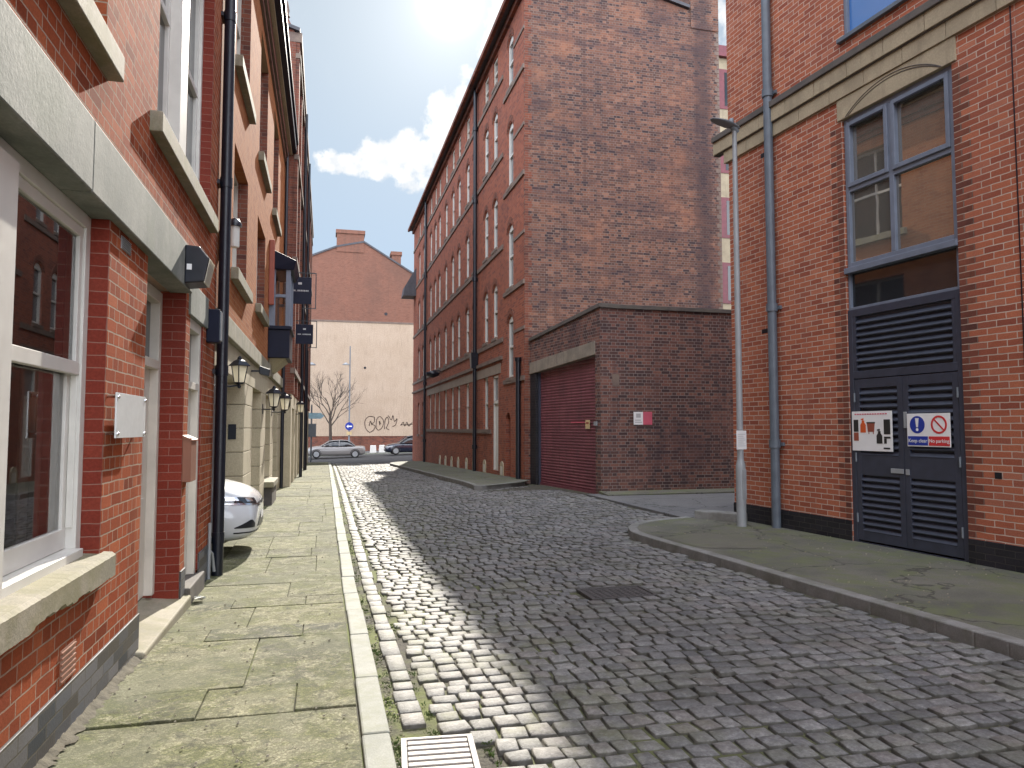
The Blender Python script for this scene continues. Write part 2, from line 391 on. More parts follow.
def slab_mat():
    t = NT('pavement_slabs'); p = t.obj(); g = t.new('ShaderNodeNewGeometry')
    c = t.ramp(g.outputs['Random Per Island'], [(0, (.16, .16, .12)), (.25, (.28, .27, .17)), (.5, (.34, .325, .215)), (.75, (.125, .128, .105)), (1, (.30, .285, .18))])
    n = t.noise(p, 1.4, 8, .68, .4); f = t.noise(p, 110, 4, .75); m2 = t.noise(p, 2.6, 7, .7, .7)
    c = t.mix(t.step(n, .35, .68), c, t.mix(1.0, c, (.66, .67, .60), 'MULTIPLY'))
    c = t.mix(t.math('MULTIPLY', t.step(m2, .42, .60), .7), c, (.155, .17, .06)); k4 = t.noise(p, 5.5, 9, .78, .5); c = t.mix(t.math('MULTIPLY', t.step(k4, .49, .58), .65), c, (.40, .38, .26)); k5 = t.noise(p, 9, 8, .75, .3); c = t.mix(t.math('MULTIPLY', t.step(k5, .52, .62), .7), c, (.105, .105, .075))
    c = t.mix(t.step(f, .35, .72), t.mix(1.0, c, (.58, .58, .56), 'MULTIPLY'), c)
    v = t.new('ShaderNodeTexVoronoi', feature='DISTANCE_TO_EDGE'); v.inputs['Scale'].default_value = 1.1
    dn = t.new('ShaderNodeTexNoise'); dn.inputs['Scale'].default_value = 3; dn.inputs['Detail'].default_value = 6; t.link(p, dn.inputs['Vector'])
    av = t.new('ShaderNodeMix', data_type='RGBA', blend_type='ADD'); av.inputs['Factor'].default_value = .5
    t.link(p, av.inputs['A']); t.link(dn.outputs['Color'], av.inputs['B']); t.link(av.outputs['Result'], v.inputs['Vector'])
    crack = t.math('SUBTRACT', 1.0, t.step(v.outputs['Distance'], .0, .0055))
    cm = t.step(t.noise(p, .9, 3), .42, .56)
    crack = t.math('MULTIPLY', crack, cm)
    c = t.mix(t.math('MULTIPLY', crack, .7), c, (.06, .055, .03))
    vo = t.new('ShaderNodeTexVoronoi'); vo.inputs['Scale'].default_value = 75; t.link(p, vo.inputs['Vector'])
    vs_ = t.new('ShaderNodeSeparateColor'); t.link(vo.outputs['Color'], vs_.inputs[0])
    c = t.mix(t.step(vs_.outputs[0], .55, .9), t.mix(1.0, c, (.80, .80, .78), 'MULTIPLY'), t.mix(1.0, c, (1.25, 1.24, 1.2), 'MULTIPLY'))
    big = t.noise(p, .8, 6, .7, .6); c = t.mix(t.math('MULTIPLY', t.step(big, .48, .6), .5), c, (.13, .135, .085))
    t.col(c); t.rough(.85); t.b.inputs['Specular IOR Level'].default_value = .2
    t.bump(t.math('SUBTRACT', t.math('ADD', t.math('MULTIPLY', f, .8), t.math('ADD', n, k5)), t.math('MULTIPLY', crack, .5)), .6, .012)
    return t.m
M['slab'] = slab_mat()

# ------------------------------------------------------------------ facade tools (front faces -y, u = x)
class Face:
    def __init__(s, O=(0, 0, 0), U=(1, 0, 0), N=(0, -1, 0)):
        s.O = Vector(O); s.U = Vector(U).normalized(); s.N = Vector(N).normalized()
    def P(s, u, z, d=0.0): return s.O + s.U * u - s.N * d + Vector((0, 0, z))
    def box(s, mb, u0, u1, z0, z1, d0, d1):
        P = s.P
        mb.hexa([P(u0, z0, d0), P(u1, z0, d0), P(u1, z0, d1), P(u0, z0, d1)], [P(u0, z1, d0), P(u1, z1, d0), P(u1, z1, d1), P(u0, z1, d1)])
    def wall(s, mb, u0, u1, z0, z1, ops=(), depth=.12):
        """wall sheet with openings: (u0,u1,z0,z1[,arch rise[,depth]])"""
        us = sorted({u0, u1, *[q for o in ops for q in o[:2] if u0 < q < u1]})
        zs = sorted({z0, z1, *[q for o in ops for q in o[2:4] if z0 < q < z1]})
        for i in range(len(us) - 1):
            for j in range(len(zs) - 1):
                cu, cz = (us[i] + us[i + 1]) / 2, (zs[j] + zs[j + 1]) / 2
                if any(o[0] < cu < o[1] and o[2] < cz < o[3] for o in ops): continue
                mb.quad(s.P(us[i], zs[j]), s.P(us[i + 1], zs[j]), s.P(us[i + 1], zs[j + 1]), s.P(us[i], zs[j + 1]))
        for o in ops:
            a, b, c, d = o[:4]; ar = o[4] if len(o) > 4 else 0; dp = o[5] if len(o) > 5 else depth
            P = s.P
            mb.quad(P(a, c), P(a, c, dp), P(a, d - ar, dp), P(a, d - ar))
            mb.quad(P(b, c), P(b, d - ar), P(b, d - ar, dp), P(b, c, dp))
            mb.quad(P(a, c), P(b, c), P(b, c, dp), P(a, c, dp))
            if not ar:
                mb.quad(P(a, d), P(a, d, dp), P(b, d, dp), P(b, d))
            else:
                n = 8; pts = arch(a, b, d - ar, ar, n)
                for k in range(n):
                    (ua, za), (ub, zb) = pts[k], pts[k + 1]
                    mb.quad(P(ua, za), P(ub, zb), P(ub, d), P(ua, d))
                    mb.quad(P(ua, za), P(ua, za, dp), P(ub, zb, dp), P(ub, zb))
def arch(a, b, zs, rise, n=8):
    w = (b - a) / 2; m = (a + b) / 2; r = (w * w + rise * rise) / (2 * rise)
    out = []
    for k in range(n + 1):
        u = a + (b - a) * k / n
        out.append((u, zs + math.sqrt(max(0, r * r - (u - m) ** 2)) - (r - rise)))
    return out
F0 = Face()

def sash(w, h, mat_f, mat_g, parent, loc, depth=.12, fw=.07, meet=.5, bars=(), sill=None, arch_rise=0, name='window', sillmat=None, sill_over=.08, sill_out=.08, sill_h=.1, split=True):
    """sash window in an opening w x h; loc = lower left of the opening on the wall face"""
    m = MB(); d0, d1 = depth - .05, depth + .05
    F0.box(m, 0, fw, 0, h, d0, d1); F0.box(m, w - fw, w, 0, h, d0, d1)
    F0.box(m, fw, w - fw, 0, fw, d0 + .002, d1); F0.box(m, fw, w - fw, h - fw - arch_rise * .6, h, d0 + .002, d1)
    if split:
        z = h * meet; F0.box(m, fw, w - fw, z - .03, z + .03, d0 + .004, d1)
    for u in bars: F0.box(m, u - .018, u + .018, fw, h - fw, d0 + .006, d1)
    o = m.build(name, mat_f, parent, loc)
    g = MB(); g.quad((fw * .5, depth + .012, fw * .5), (w - fw * .5, depth + .012, fw * .5), (w - fw * .5, depth + .012, h - fw * .5), (fw * .5, depth + .012, h - fw * .5))
    g.build('pane', mat_g, o, normals=False)
    if sillmat:
        q = MB(); F0.box(q, -sill_over, w + sill_over, -sill_h, .003, -sill_out, depth)
        q.build('sill', sillmat, o, bevel=.008)
    return o

# ================================================================== GROUND
def sheet(name, mat, poly_fn, x0, x1, y0, y1, nx, ny, dz):
    m = MB()
    xs = [x0 + (x1 - x0) * i / nx for i in range(nx + 1)]; ys = [y0 + (y1 - y0) * j / ny for j in range(ny + 1)]
    vs = [(x, y, zg(x, y) + dz) for y in ys for x in xs]
    fs = [(j * (nx + 1) + i, j * (nx + 1) + i + 1, (j + 1) * (nx + 1) + i + 1, (j + 1) * (nx + 1) + i) for j in range(ny) for i in range(nx)]
    m.add(vs, fs, True)
    return m.build(name, mat, normals=False)
# ground to the horizon (below everything)
g = MB(); g.quad((-900, -900, -2.2), (900, -900, -2.2), (900, 900, -2.2), (-900, 900, -2.2))
kind(g.build('ground', M['asphalt'], normals=False), 'structure')
kind(sheet('road_bed', M['bed'], None, -7, 14, -8, 46.0, 84, 216, -.021), 'structure')
kind(sheet('far_road', M['asphalt'], None, -40, 50, 44.6, 66.5, 60, 40, .0), 'structure')
kind(sheet('far_pavement', M['padconc'], None, -40, 50, 66.5, 76, 60, 8, .12), 'structure')
fk = MB()
for i in range(60):
    x = -40 + i * 1.5; fk.hexa([(x, 66.35, zg(x, 66.35) - .05), (x + 1.49, 66.35, zg(x + 1.49, 66.35) - .05), (x + 1.49, 66.5, zg(x + 1.49, 66.5) - .05), (x, 66.5, zg(x, 66.5) - .05)],
        [(x, 66.35, zg(x, 66.35) + .125), (x + 1.49, 66.35, zg(x + 1.49, 66.35) + .125), (x + 1.49, 66.5, zg(x + 1.49, 66.5) + .125), (x, 66.5, zg(x, 66.5) + .125)])
kind(fk.build('far_kerb', M['kerb'], bevel=.01), 'structure')

# right pavement outline (kerb outer line)
KR = [(4.95, -6.0), (4.88, 1.0), (4.78, 3.4), (4.72, 4.3), (4.66, 5.2), (4.58, 6.2), (4.52, 7.2), (4.46, 8.2), (4.38, 9.1), (4.34, 9.7), (4.37, 10.15), (4.50, 10.55), (4.72, 10.9), (5.05, 11.2), (5.5, 11.42), (6.0, 11.55)]
def kr_x(y):
    for (xa, ya), (xb, yb) in zip(KR, KR[1:]):
        if ya <= y <= yb and yb > ya: return xa + (xb - xa) * (y - ya) / (yb - ya)
    return 99
def in_road(x, y):
    if y < 11.42 and x > kr_x(y) - .03: return False
    if x < .60: return False
    if y > 19.6 and x > mill_kerb(y) - .03: return False
    if y > 18.3 and y <= 19.6 and x > 3.75 + (y - 18.3) * 1.3: return False
    if y > 11.9 and x > 6.0 + max(0, 13.2 - y) * .1: return False
    if 11.42 <= y <= 11.9 and x > 6.1: return False
    if y > 15.5 and x > 6.05 - (y - 15.5) * .04: return False
    # iron cover and gully
    if 2.44 < x < 3.16 and 6.60 < y < 7.10: return False
    if x < .80 and y < 3.98 and y > 3.2: return False
    return True
def mill_kerb(y):
    return 3.80 + (y - 19) * -.018 if y < 40 else 3.42 + (y - 40) ** 2 * .06
def setts():
    V = []; Fc = []
    y = -.5
    while y < 45.2:
        h = R.uniform(.130, .162)
        x = .58 + R.uniform(0, .06)
        ph = R.uniform(0, 6)
        while x < 7.0:
            w = R.uniform(.112, .165)
            if R.random() < .07: w *= 1.3
            cx_, cy_ = x + w / 2, y + h / 2 + .05 * sin(x * .75 + .3) + .008 * sin(x * 3 + ph)
            x += w
            if not in_road(cx_, cy_): continue
            gp = R.uniform(.007, .012); hw, hh = w / 2 - gp / 2 - .002, h / 2 - gp / 2 - .002
            z = zg(cx_, cy_) + R.gauss(0, .0052) + .006 * sin(cx_ * 2.3 + 1.1 * sin(cy_ * .9)) * sin(cy_ * 1.7 + cx_) - (R.uniform(.003, .007) if R.random() < .035 else 0)
            tx, ty = R.gauss(0, .024), R.gauss(0, .024); ro = R.gauss(0, .035)
            b = len(V); jit = [(R.uniform(-.0075, .0075), R.uniform(-.0075, .0075)) for _ in range(4)]
            cr, sr = cos(ro), sin(ro)
            for ins, dz in ((0, -.03), (.003, -.007), (.010, -.001)):
                for k, (sx, sy) in enumerate(((-1, -1), (1, -1), (1, 1), (-1, 1))):
                    px = sx * (hw - ins) + jit[k][0]; py = sy * (hh - ins) + jit[k][1]
                    qx, qy = px * cr - py * sr, px * sr + py * cr
                    V.append((cx_ + qx, cy_ + qy, z + dz + qx * tx + qy * ty))
            V.append((cx_, cy_, z + .0025))
            for l in (0, 4):
                for k in range(4): Fc.append((b + l + k, b + l + (k + 1) % 4, b + l + 4 + (k + 1) % 4, b + l + 4 + k))
            for k in range(4): Fc.append((b + 8 + k, b + 8 + (k + 1) % 4, b + 12))
        y += h
    # channel stones beside the kerb
    y = -.5
    while y < 45:
        h = R.uniform(.20, .42) if y > 5 else R.uniform(.13, .22)
        if not (3.2 < y < 3.95 or 3.2 < y + h < 3.95):
            x0 = .43 + R.uniform(-.008, .008); x1 = .565 + R.uniform(-.008, .008)
            b = len(V); dz0 = R.gauss(0, .003)
            for ins, dz in ((0, -.045), (.003, -.006), (.009, 0)):
                for (xx, yy, sx, sy) in ((x0, y + .006, 1, 1), (x1, y + .006, -1, 1), (x1, y + h - .006, -1, -1), (x0, y + h - .006, 1, -1)):
                    V.append((xx + sx * ins, yy + sy * ins, zg(xx, yy) + dz + dz0 + .004))
            V.append(((x0 + x1) / 2, y + h / 2, zg(.5, y + h / 2) + .0045 + dz0))
            for l in (0, 4):
                for k in range(4): Fc.append((b + l + k, b + l + (k + 1) % 4, b + l + 4 + (k + 1) % 4, b + l + 4 + k))
            for k in range(4): Fc.append((b + 8 + k, b + 8 + (k + 1) % 4, b + 12))
        y += h
    me = bpy.data.meshes.new('cobbled_road'); me.from_pydata(V, [], Fc)
    me.polygons.foreach_set('use_smooth', [True] * len(Fc)); me.materials.append(M['sett']); me.update()
    o = bpy.data.objects.new('cobbled_road', me); COL.objects.link(o); kind(o, 'structure')
setts()

# left pavement: base + slabs + kerb
kind(sheet('pavement_bed', M['bed'], None, -5.2, .34, -8, 47, 48, 220, .043), 'structure')
def slabs():
    m = MB()
    rows = [(-2.0, .4, (0.0,)), (.4, 2.9, (.0,)), (2.9, 4.30, ()), (4.30, 4.78, (-.62, -.12)), (4.78, 5.95, (-.42,)), (5.95, 6.35, (-.9, -.2)), (6.35, 7.15, (-.55,)), (7.15, 7.55, (-.75, -.15)), (7.55, 8.35, (-.35,)), (8.35, 9.0, ())]
    y = 9.0
    while y < 46.5:
        h = R.uniform(.5, 1.3); n = R.choice([(), (-.4,), (-.7, -.1), (0,)])
        rows.append((y, y + h, n)); y += h
    for y0, y1, cuts in rows:
        xs = [-1.235, *[c + R.uniform(-.06, .06) for c in cuts], .195]
        if y0 > 23: xs[0] = -.99
        xs = sorted(xs)
        for a, b in zip(xs, xs[1:]):
            dz = .06 + R.uniform(-.003, .005); gp = .004
            j = lambda: R.uniform(-.012, .012)
            c = [(a + gp, y0 + gp + j()), (b - gp, y0 + gp + j()), (b - gp, y1 - gp + j()), (a + gp, y1 - gp + j())]
            bt = [(x, yy, zg(x, yy) + .02) for x, yy in c]; tp = [(x, yy, zg(x, yy) + dz) for x, yy in c]
            m.hexa(bt, tp)
    # entrance apron under the parked car and the arcade floor
    m.hexa([(-5, 9.0, -.2), (-1.247, 9.0, -.2), (-1.247, 22.4, -.2), (-5, 22.4, -.2)], [(-5, 9.0, zg(-1, 9) + .052), (-1.247, 9.0, zg(-1, 9) + .052), (-1.247, 22.4, zg(-1, 22) + .052), (-5, 22.4, zg(-1, 22) + .052)])
    return m.build('pavement', M['slab'], bevel=.004)
kind(slabs(), 'structure')
m = MB(); y = -2.0
while y < 45.5:
    h = R.uniform(.75, 1.15); h = min(h, 45.6 - y); j = R.uniform(-.006, .006)
    c = [(.205 + j, y + .004), (.345 + j, y + .004), (.345 + j, y + h - .004), (.205 + j, y + h - .004)]
    dz = R.uniform(-.003, .006)
    m.hexa([(a, b, zg(a, b) - .06) for a, b in c], [(a, b, zg(a, b) + .066 + dz) for a, b in c]); y += h
kind(m.build('kerb', M['kerb'], bevel=.012), 'structure')

# right pavement top and kerb
m = MB()
ins = []
for i, (x, y) in enumerate(KR):
    a = Vector(KR[max(0, i - 1)]); b = Vector(KR[min(len(KR) - 1, i + 1)]); t = (b - a).normalized(); n = Vector((t.y, -t.x)); ins.append((x + n.x * .14, y + n.y * .14))
wallx = lambda y: 6.89 - (y - 8.54) * .0875
vs = []
for (x, y) in ins:
    vs.append((x, y, zg(x, y) + .088)); vs.append((max(wallx(y), x + .2) + .12 if y < 11.1 else 7.3, y, zg(x, y) + .088))
m.add(vs, [(2 * i, 2 * i + 1, 2 * i + 3, 2 * i + 2) for i in range(len(ins) - 1)], True)
kind(m.build('right_pavement', M['asphalt_mossy'], normals=False), 'structure')
m = MB()
L = [Vector(p) for p in KR]; LI = [Vector(p) for p in ins]
def walk(line, s):
    for a, b in zip(line, line[1:]):
        d = (b - a).length
        if s <= d: return a + (b - a) * (s / d)
        s -= d
    return line[-1].copy()
tot = sum((b - a).length for a, b in zip(L, L[1:])); toti = sum((b - a).length for a, b in zip(LI, LI[1:]))
s = 0
while s < tot - .05:
    h = min(R.uniform(.8, 1.2) if s < 15.3 else R.uniform(.4, .6), tot - s)
    n = 3
    for k in range(n):
        f0 = (s + .004 + (h - .008) * k / n) / tot; f1 = (s + .004 + (h - .008) * (k + 1) / n) / tot
        a, b = walk(L, f0 * tot), walk(L, f1 * tot); c, d = walk(LI, f1 * toti), walk(LI, f0 * toti)
        m.hexa([(q.x, q.y, zg(q.x, q.y) - .08) for q in (a, b, c, d)], [(q.x, q.y, zg(q.x, q.y) + .094) for q in (a, b, c, d)])
    s += h
kind(m.build('right_kerb', M['kerb_dark'], bevel=.012), 'structure')
# patch of newer asphalt on the right pavement
m = MB(); m.add([(4.62, 8.5, .0925), (5.35, 8.25, .0925), (6.05, 9.9, .0925), (5.2, 9.75, .0925), (4.52, 9.4, .0925)], [(0, 1, 2, 3, 4)])
M['patch'] = asphalt('asphalt_patch', (.15, .145, .11), (.19, .18, .14), .5, (.12, .13, .07))
kind(m.build('pavement_patch', M['patch'], normals=False), 'structure')
# side lane floor between the garage and the red brick building
m = MB(); m.hexa([(6.05, 16.6, -.1), (6.15, 11.9, -.1), (30, 11.9, -.1), (30, 17.2, -.1)], [(6.05, 16.6, .035), (6.15, 11.9, .03), (30, 11.9, .03), (30, 17.2, .05)])
kind(m.build('lane', M['padconc'], bevel=.01), 'structure')
m = MB(); m.hexa([(6.35, 16.0, 0), (30, 16.0, 0), (30, 16.6, 0), (6.35, 16.6, 0)], [(6.35, 16.0, .06), (30, 16.0, .1), (30, 16.6, .12), (6.35, 16.6, .1)])
kind(m.build('lane_edge', M['asphalt_mossy']), 'structure')
# mill pavement
m = MB(); ys = [18.75, 19.6] + [20.5 + i for i in range(25)]
pa = [(3.72 if i == 0 else mill_kerb(y), y) for i, y in enumerate(ys)]
vs = []
for i, (x, y) in enumerate(pa):
    xr = 5.75 if i > 1 else (4.15 if i == 0 else 5.2); yr = y + (.0 if i > 1 else .0)
    vs += [(x + .13, y, zg(x, y) + .11), (xr, yr, zg(x, y) + .11)]
m.add(vs, [(2 * i, 2 * i + 1, 2 * i + 3, 2 * i + 2) for i in range(len(pa) - 1)], True)
kind(m.build('mill_pavement', M['asphalt_mossy'], normals=False), 'structure')
m = MB()
kl = [(5.55, 20.35), (4.9, 19.45), (4.2, 18.85), (3.95, 18.7), (3.76, 18.8)] + pa[1:]
for (xa, ya), (xb, yb) in zip(kl, kl[1:]):
    t = (Vector((xb, yb)) - Vector((xa, ya))).normalized() * .003; nx_, ny_ = t.y / .003 * .13, -t.x / .003 * .13
    q = [(xa + t.x, ya + t.y), (xb - t.x, yb - t.y), (xb - t.x + nx_, yb - t.y + ny_), (xa + t.x + nx_, ya + t.y + ny_)]
    m.hexa([(x, y, zg(x, y) - .08) for x, y in q], [(x, y, zg(x, y) + .116) for x, y in q])
kind(m.build('mill_kerb', M['kerb_dark'], bevel=.01), 'structure')

# iron cover in the road, gully grate, loose kerb stone
t_ = thing('manhole_cover', 'dark square iron cover sunk in the shaded cobbles', 'manhole cover', (2.80, 6.85, zg(2.80, 6.85)))
m = MB()
m.box(-.34, .34, -.23, -.20, -.03, .004); m.box(-.34, .34, .20, .23, -.03, .004); m.box(-.34, -.31, -.20, .20, -.03, .004); m.box(.31, .34, -.20, .20, -.03, .004)
m.build('frame', M['iron'], t_, bevel=.003)
m = MB(); m.box(-.305, .305, -.195, .195, -.03, -.004)
for i in range(9):
    for j in range(6): m.box(-.28 + i * .063, -.245 + i * .063, -.17 + j * .058, -.14 + j * .058, -.005, .001)
m.build('lid', M['iron'], t_)
t_ = thing('drain_grate', 'slotted metal gully grate beside the pale left kerb', 'drain', (.56, 3.60, zg(.57, 3.6)), radians(-5))
m = MB(); m.box(-.185, .185, -.30, -.275, -.04, .004); m.box(-.185, .185, .275, .30, -.04, .004); m.box(-.185, -.155, -.275, .275, -.04, .004); m.box(.155, .185, -.275, .275, -.04, .004)
m.build('frame', M['steel_grate'], t_, bevel=.003)
m = MB()
for i in range(9):
    y = -.262 + i * .060; m.box(-.153, .153, y, y + .040, -.03, .002)
m.build('bars', M['steel_grate'], t_, bevel=.004)
m = MB(); m.box(-.153, .153, -.272, .272, -.20, -.06); m.build('pit', M['black'], t_)
m = MB(); c = [(6.1, 11.75), (6.02, 11.5), (6.62, 10.62), (6.85, 10.75)]
c = [(6.02, 11.30), (6.52, 10.62), (6.72, 10.78), (6.24, 11.5)]
m.hexa([(x, y, .03) for x, y in c], [(x, y, .22) for x, y in c])
tag(m.build('kerb_stone', M['kerb_dark'], bevel=.02), 'loose grey kerb stone lying by the lamp post at the brick corner', 'kerb stone')

# ================================================================== LEFT RED BRICK BUILDING
LB = thing('brick_building', 'red brick building with concrete lintel band and white sash windows filling the near left', 'building', (-1.25, 0, 0), radians(90))
low = [(2.1, 4.75, .86, 2.85, 0, .14), (5.70, 7.23, -.2, 2.85, 0, .30), (7.44, 8.22, -.2, 2.85, 0, .12), (-2.6, .4, .86, 2.85, 0, .14), (-6.6, -3.8, .86, 2.85, 0, .14)]
up = [(1.6, 4.55, 3.76, 6.5, 0, .17), (5.85, 8.45, 3.88, 6.5, 0, .17), (-2.6, .2, 3.76, 6.5, 0, .17), (-7, -4.2, 3.76, 6.5, 0, .17)]
up2 = [(a, b, 7.7, 9.9, 0, .17) for a, b, *_ in up]
m = MB(); F0.wall(m, -12, 9.06, -.4, 12.4, low + up + up2)
m.quad((-12, 0, -.4), (-12, 8, -.4), (-12, 8, 12.4), (-12, 0, 12.4)); m.quad((9.06, 0, -.4), (9.06, 8, -.4), (9.06, 8, 12.4), (9.06, 0, 12.4))
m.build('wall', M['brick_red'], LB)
m = MB(); F0.box(m, -12.2, 9.06, 12.4, 12.6, -.15, 8); m.build('roof', M['slate'], LB)
m = MB()
for a, b in ((-12, 5.70), (7.23, 7.44), (8.22, 9.06)): F0.box(m, a, b, -.4, .31, -.014, .02)
m.build('plinth', M['brick_blue'], LB, bevel=.004)
m = MB(); F0.box(m, -12, 4.2, 2.832, 3.22, -.055, .14); F0.box(m, 4.206, 7.2, 2.83, 3.222, -.053, .14)
m.build('lintel', M['concrete'], LB, bevel=.01)
m = MB(); F0.box(m, 7.34, 8.4, 2.66, 2.98, -.02, .12); m.build('lintel', M['concrete'], LB, bevel=.008)
for (u, z0, z1, d) in ((4.737, .87, 2.83, .14), (7.217, -.1, 2.83, .29), (8.437, 3.9, 6.5, .17), (8.207, .15, 2.65, .12)): m = MB(); F0.box(m, u, u + .0115, z0, z1, .001, d); m.build('glazed_reveal', M['brick_glazed'], LB)
# big ground floor window
w = MB()
F0.box(w, 4.655, 4.737, .87, 2.83, .10, .2); F0.box(w, 2.1, 4.655, 2.75, 2.831, .098, .2); F0.box(w, 2.1, 4.655, .87, .925, .06, .2)
F0.box(w, 3.20, 3.555, .926, 2.75, .05, .2)
for a, b in ((3.555, 4.655), (2.15, 3.20)):
    F0.box(w, a, a + .05, 1.93, 2.748, .115, .15); F0.box(w, b - .055, b, 1.93, 2.748, .115, .15); F0.box(w, a, b, 2.69, 2.749, .113, .15); F0.box(w, a, b, 1.90, 1.975, .110, .152)
    F0.box(w, a, a + .05, .93, 1.91, .155, .19); F0.box(w, b - .06, b, .93, 1.91, .155, .19); F0.box(w, a, b, .927, 1.04, .153, .192)
    F0.box(w, b - .012, b, 1.04, 1.90, .118, .154); F0.box(w, b - .10, b - .085, 1.04, 1.9, .20, .23)
F0.box(w, 4.50, 4.62, .93, 1.92, .2, .30); F0.box(w, 4.34, 4.40, .93, 1.92, .21, .24)
wo = w.build('window', M['white'], LB, bevel=.004)
m = MB()
for a, b in ((3.57, 4.63), (2.17, 3.18)):
    m.quad((a, .135, 1.95), (b, .135, 1.95), (b, .135, 2.72), (a, .135, 2.72)); m.quad((a, .172, 1.0), (b, .172, 1.0), (b, .172, 1.9), (a, .172, 1.9))
m.build('pane', M['glass_clear'], wo, normals=False)
# chipped stone sill
m = MB(); n = 150; vs = []; ch = 0; left_ = 0
for i in range(n + 1):
    u = 1.9 + (4.83 - 1.9) * i / n
    if left_ <= 0: left_ = R.randint(2, 7); ch = R.choice((0, 0, .004, .012, .02, .028)) if 3.0 < u < 4.55 else R.choice((0, 0, .003))
    left_ -= 1; zo = R.uniform(-.0015, .0015)
    vs += [(u, .10, .885), (u, -.045, .872 + zo), (u, -.065, .855 + zo), (u, -.066, .735 + ch + R.uniform(0, .003)), (u, -.045, .725 + ch * .7), (u, .05, .725)]
fs = [(i * 6 + k, i * 6 + (k + 1) % 6, (i + 1) * 6 + (k + 1) % 6, (i + 1) * 6 + k) for i in range(n) for k in range(6)]
m.add(vs, fs); m.add(vs[:6], [tuple(range(6))]); m.add(vs[-6:], [tuple(range(6))])
m.build('sill', M['sill'], wo)
m = MB(); c = []
for i in range(41):
    u = 2.15 + i * .0635; c.append((u, .42 + .03 * sin(i * 1.9)))
for (a, b), (p, q) in zip(c, c[1:]): m.quad((a, b, .9), (p, q, .9), (p, q, 1.92), (a, b, 1.92))
m.build('curtain', M['curtain'], wo, normals=False)
m = MB(); c = [(4.24 + i * .016, .25 + .016 * sin(i * 1.5)) for i in range(23)]
for (a, b), (p, q) in zip(c, c[1:]): m.quad((a, b, .93), (p, q, .93), (p, q, 1.93), (a, b, 1.93))
m.build('curtain', M['curtain'], wo, normals=False)
m = MB(); c = [(4.80 + .02 * sin(i * 1.7), .235 + i * .022) for i in range(34)]
for (a, b), (p, q) in zip(c, c[1:]): m.quad((a, b, .8), (p, q, .8), (p, q, 2.0), (a, b, 2.0))
m.build('curtain', M['curtain'], wo, normals=False)
m = MB(); a, b, d0, d1, z0, z1 = 1.9, 4.9, .22, 2.6, .7, 2.95
m.quad((a, d1, z0), (b, d1, z0), (b, d1, z1), (a, d1, z1)); m.quad((a, d0, z0), (a, d1, z0), (a, d1, z1), (a, d0, z1)); m.quad((b, d0, z0), (b, d1, z0), (b, d1, z1), (b, d0, z1))
m.quad((a, d0, z0), (b, d0, z0), (b, d1, z0), (a, d1, z0)); m.quad((a, d0, z1), (b, d0, z1), (b, d1, z1), (a, d1, z1))
m.build('room', M['room'], LB)
for (a, b, z0, z1, *_r) in low[3:]:
    sash(b - a, z1 - z0, M['white'], M['glass'], LB, (a, 0, z0), .14, bars=((b - a) / 2,), sillmat=M['sill'])
# upper windows: wide white mullion and two sashes each
for k, (a, b, z0, z1, *_r) in enumerate(up + up2):
    w_, h_ = b - a, z1 - z0; w = MB(); d = .14
    F0.box(w, 0, .07, 0, h_, d - .03, d + .06); F0.box(w, w_ - .085, w_ - .012, 0, h_, d - .03, d + .06); F0.box(w, .07, w_ - .085, 0, .07, d - .028, d + .06); F0.box(w, .07, w_ - .085, h_ - .08, h_, d - .028, d + .06)
    c = w_ * .47; F0.box(w, c - .16, c + .16, .07, h_ - .08, d - .10, d + .06)
    for p, q in ((.07, c - .16), (c + .16, w_ - .085)):
        F0.box(w, p, p + .05, .07, h_ - .08, d, d + .05); F0.box(w, q - .05, q, .07, h_ - .08, d, d + .05); F0.box(w, p, q, h_ * .5 - .035, h_ * .5 + .035, d - .005, d + .05); F0.box(w, p, q, .07, .15, d - .003, d + .05)
        F0.box(w, (p + q) / 2 - .015, (p + q) / 2 + .015, .15, h_ - .08, d + .01, d + .045)
    o = w.build('window', M['white'], LB, (a, 0, z0), bevel=.004)
    m = MB(); m.quad((.07, d + .035, .07), (w_ - .08, d + .035, .07), (w_ - .08, d + .035, h_ - .08), (.07, d + .035, h_ - .08)); m.build('pane', M['glass'], o, normals=False)
    m = MB(); F0.box(m, -.22, w_ + .06, -.15, .004, -.085, .12); m.build('sill', M['sill'], o, bevel=.01)
# door recess
m = MB(); F0.box(m, 5.715, 5.80, .13, 2.82, .2, .3); F0.box(m, 7.13, 7.215, .13, 2.82, .2, .3); F0.box(m, 5.80, 7.13, 2.72, 2.82, .2, .3); F0.box(m, 5.80, 7.13, 2.12, 2.20, .2, .3)
do = m.build('door_frame', M['offwhite'], LB, bevel=.004)
m = MB(); F0.box(m, 5.80, 7.13, .13, 2.12, .27, .3)
for u0, u1, z0, z1 in ((5.95, 6.40, .3, 1.0), (6.55, 6.98, .3, 1.0), (5.95, 6.40, 1.2, 1.95), (6.55, 6.98, 1.2, 1.95)): F0.box(m, u0, u1, z0, z1, .258, .272)
d_ = m.build('door', M['offwhite'], LB, bevel=.006)
m = MB(); F0.box(m, 6.0, 6.06, 1.0, 1.3, .235, .258); m.build('handle', M['chrome'], d_, bevel=.005)
m = MB(); m.quad((5.8, .28, 2.2), (7.13, .28, 2.2), (7.13, .28, 2.72), (5.8, .28, 2.72)); m.build('pane', M['glass'], do, normals=False)
m = MB(); m.hexa([(5.6, -.075, -.2), (7.42, -.075, -.25), (7.42, .3, -.25), (5.6, .3, -.2)], [(5.6, -.075, .06), (7.42, -.075, .06), (7.42, .3, .10), (5.6, .3, .10)])
m.build('doorstep', M['sill'], LB, bevel=.015)
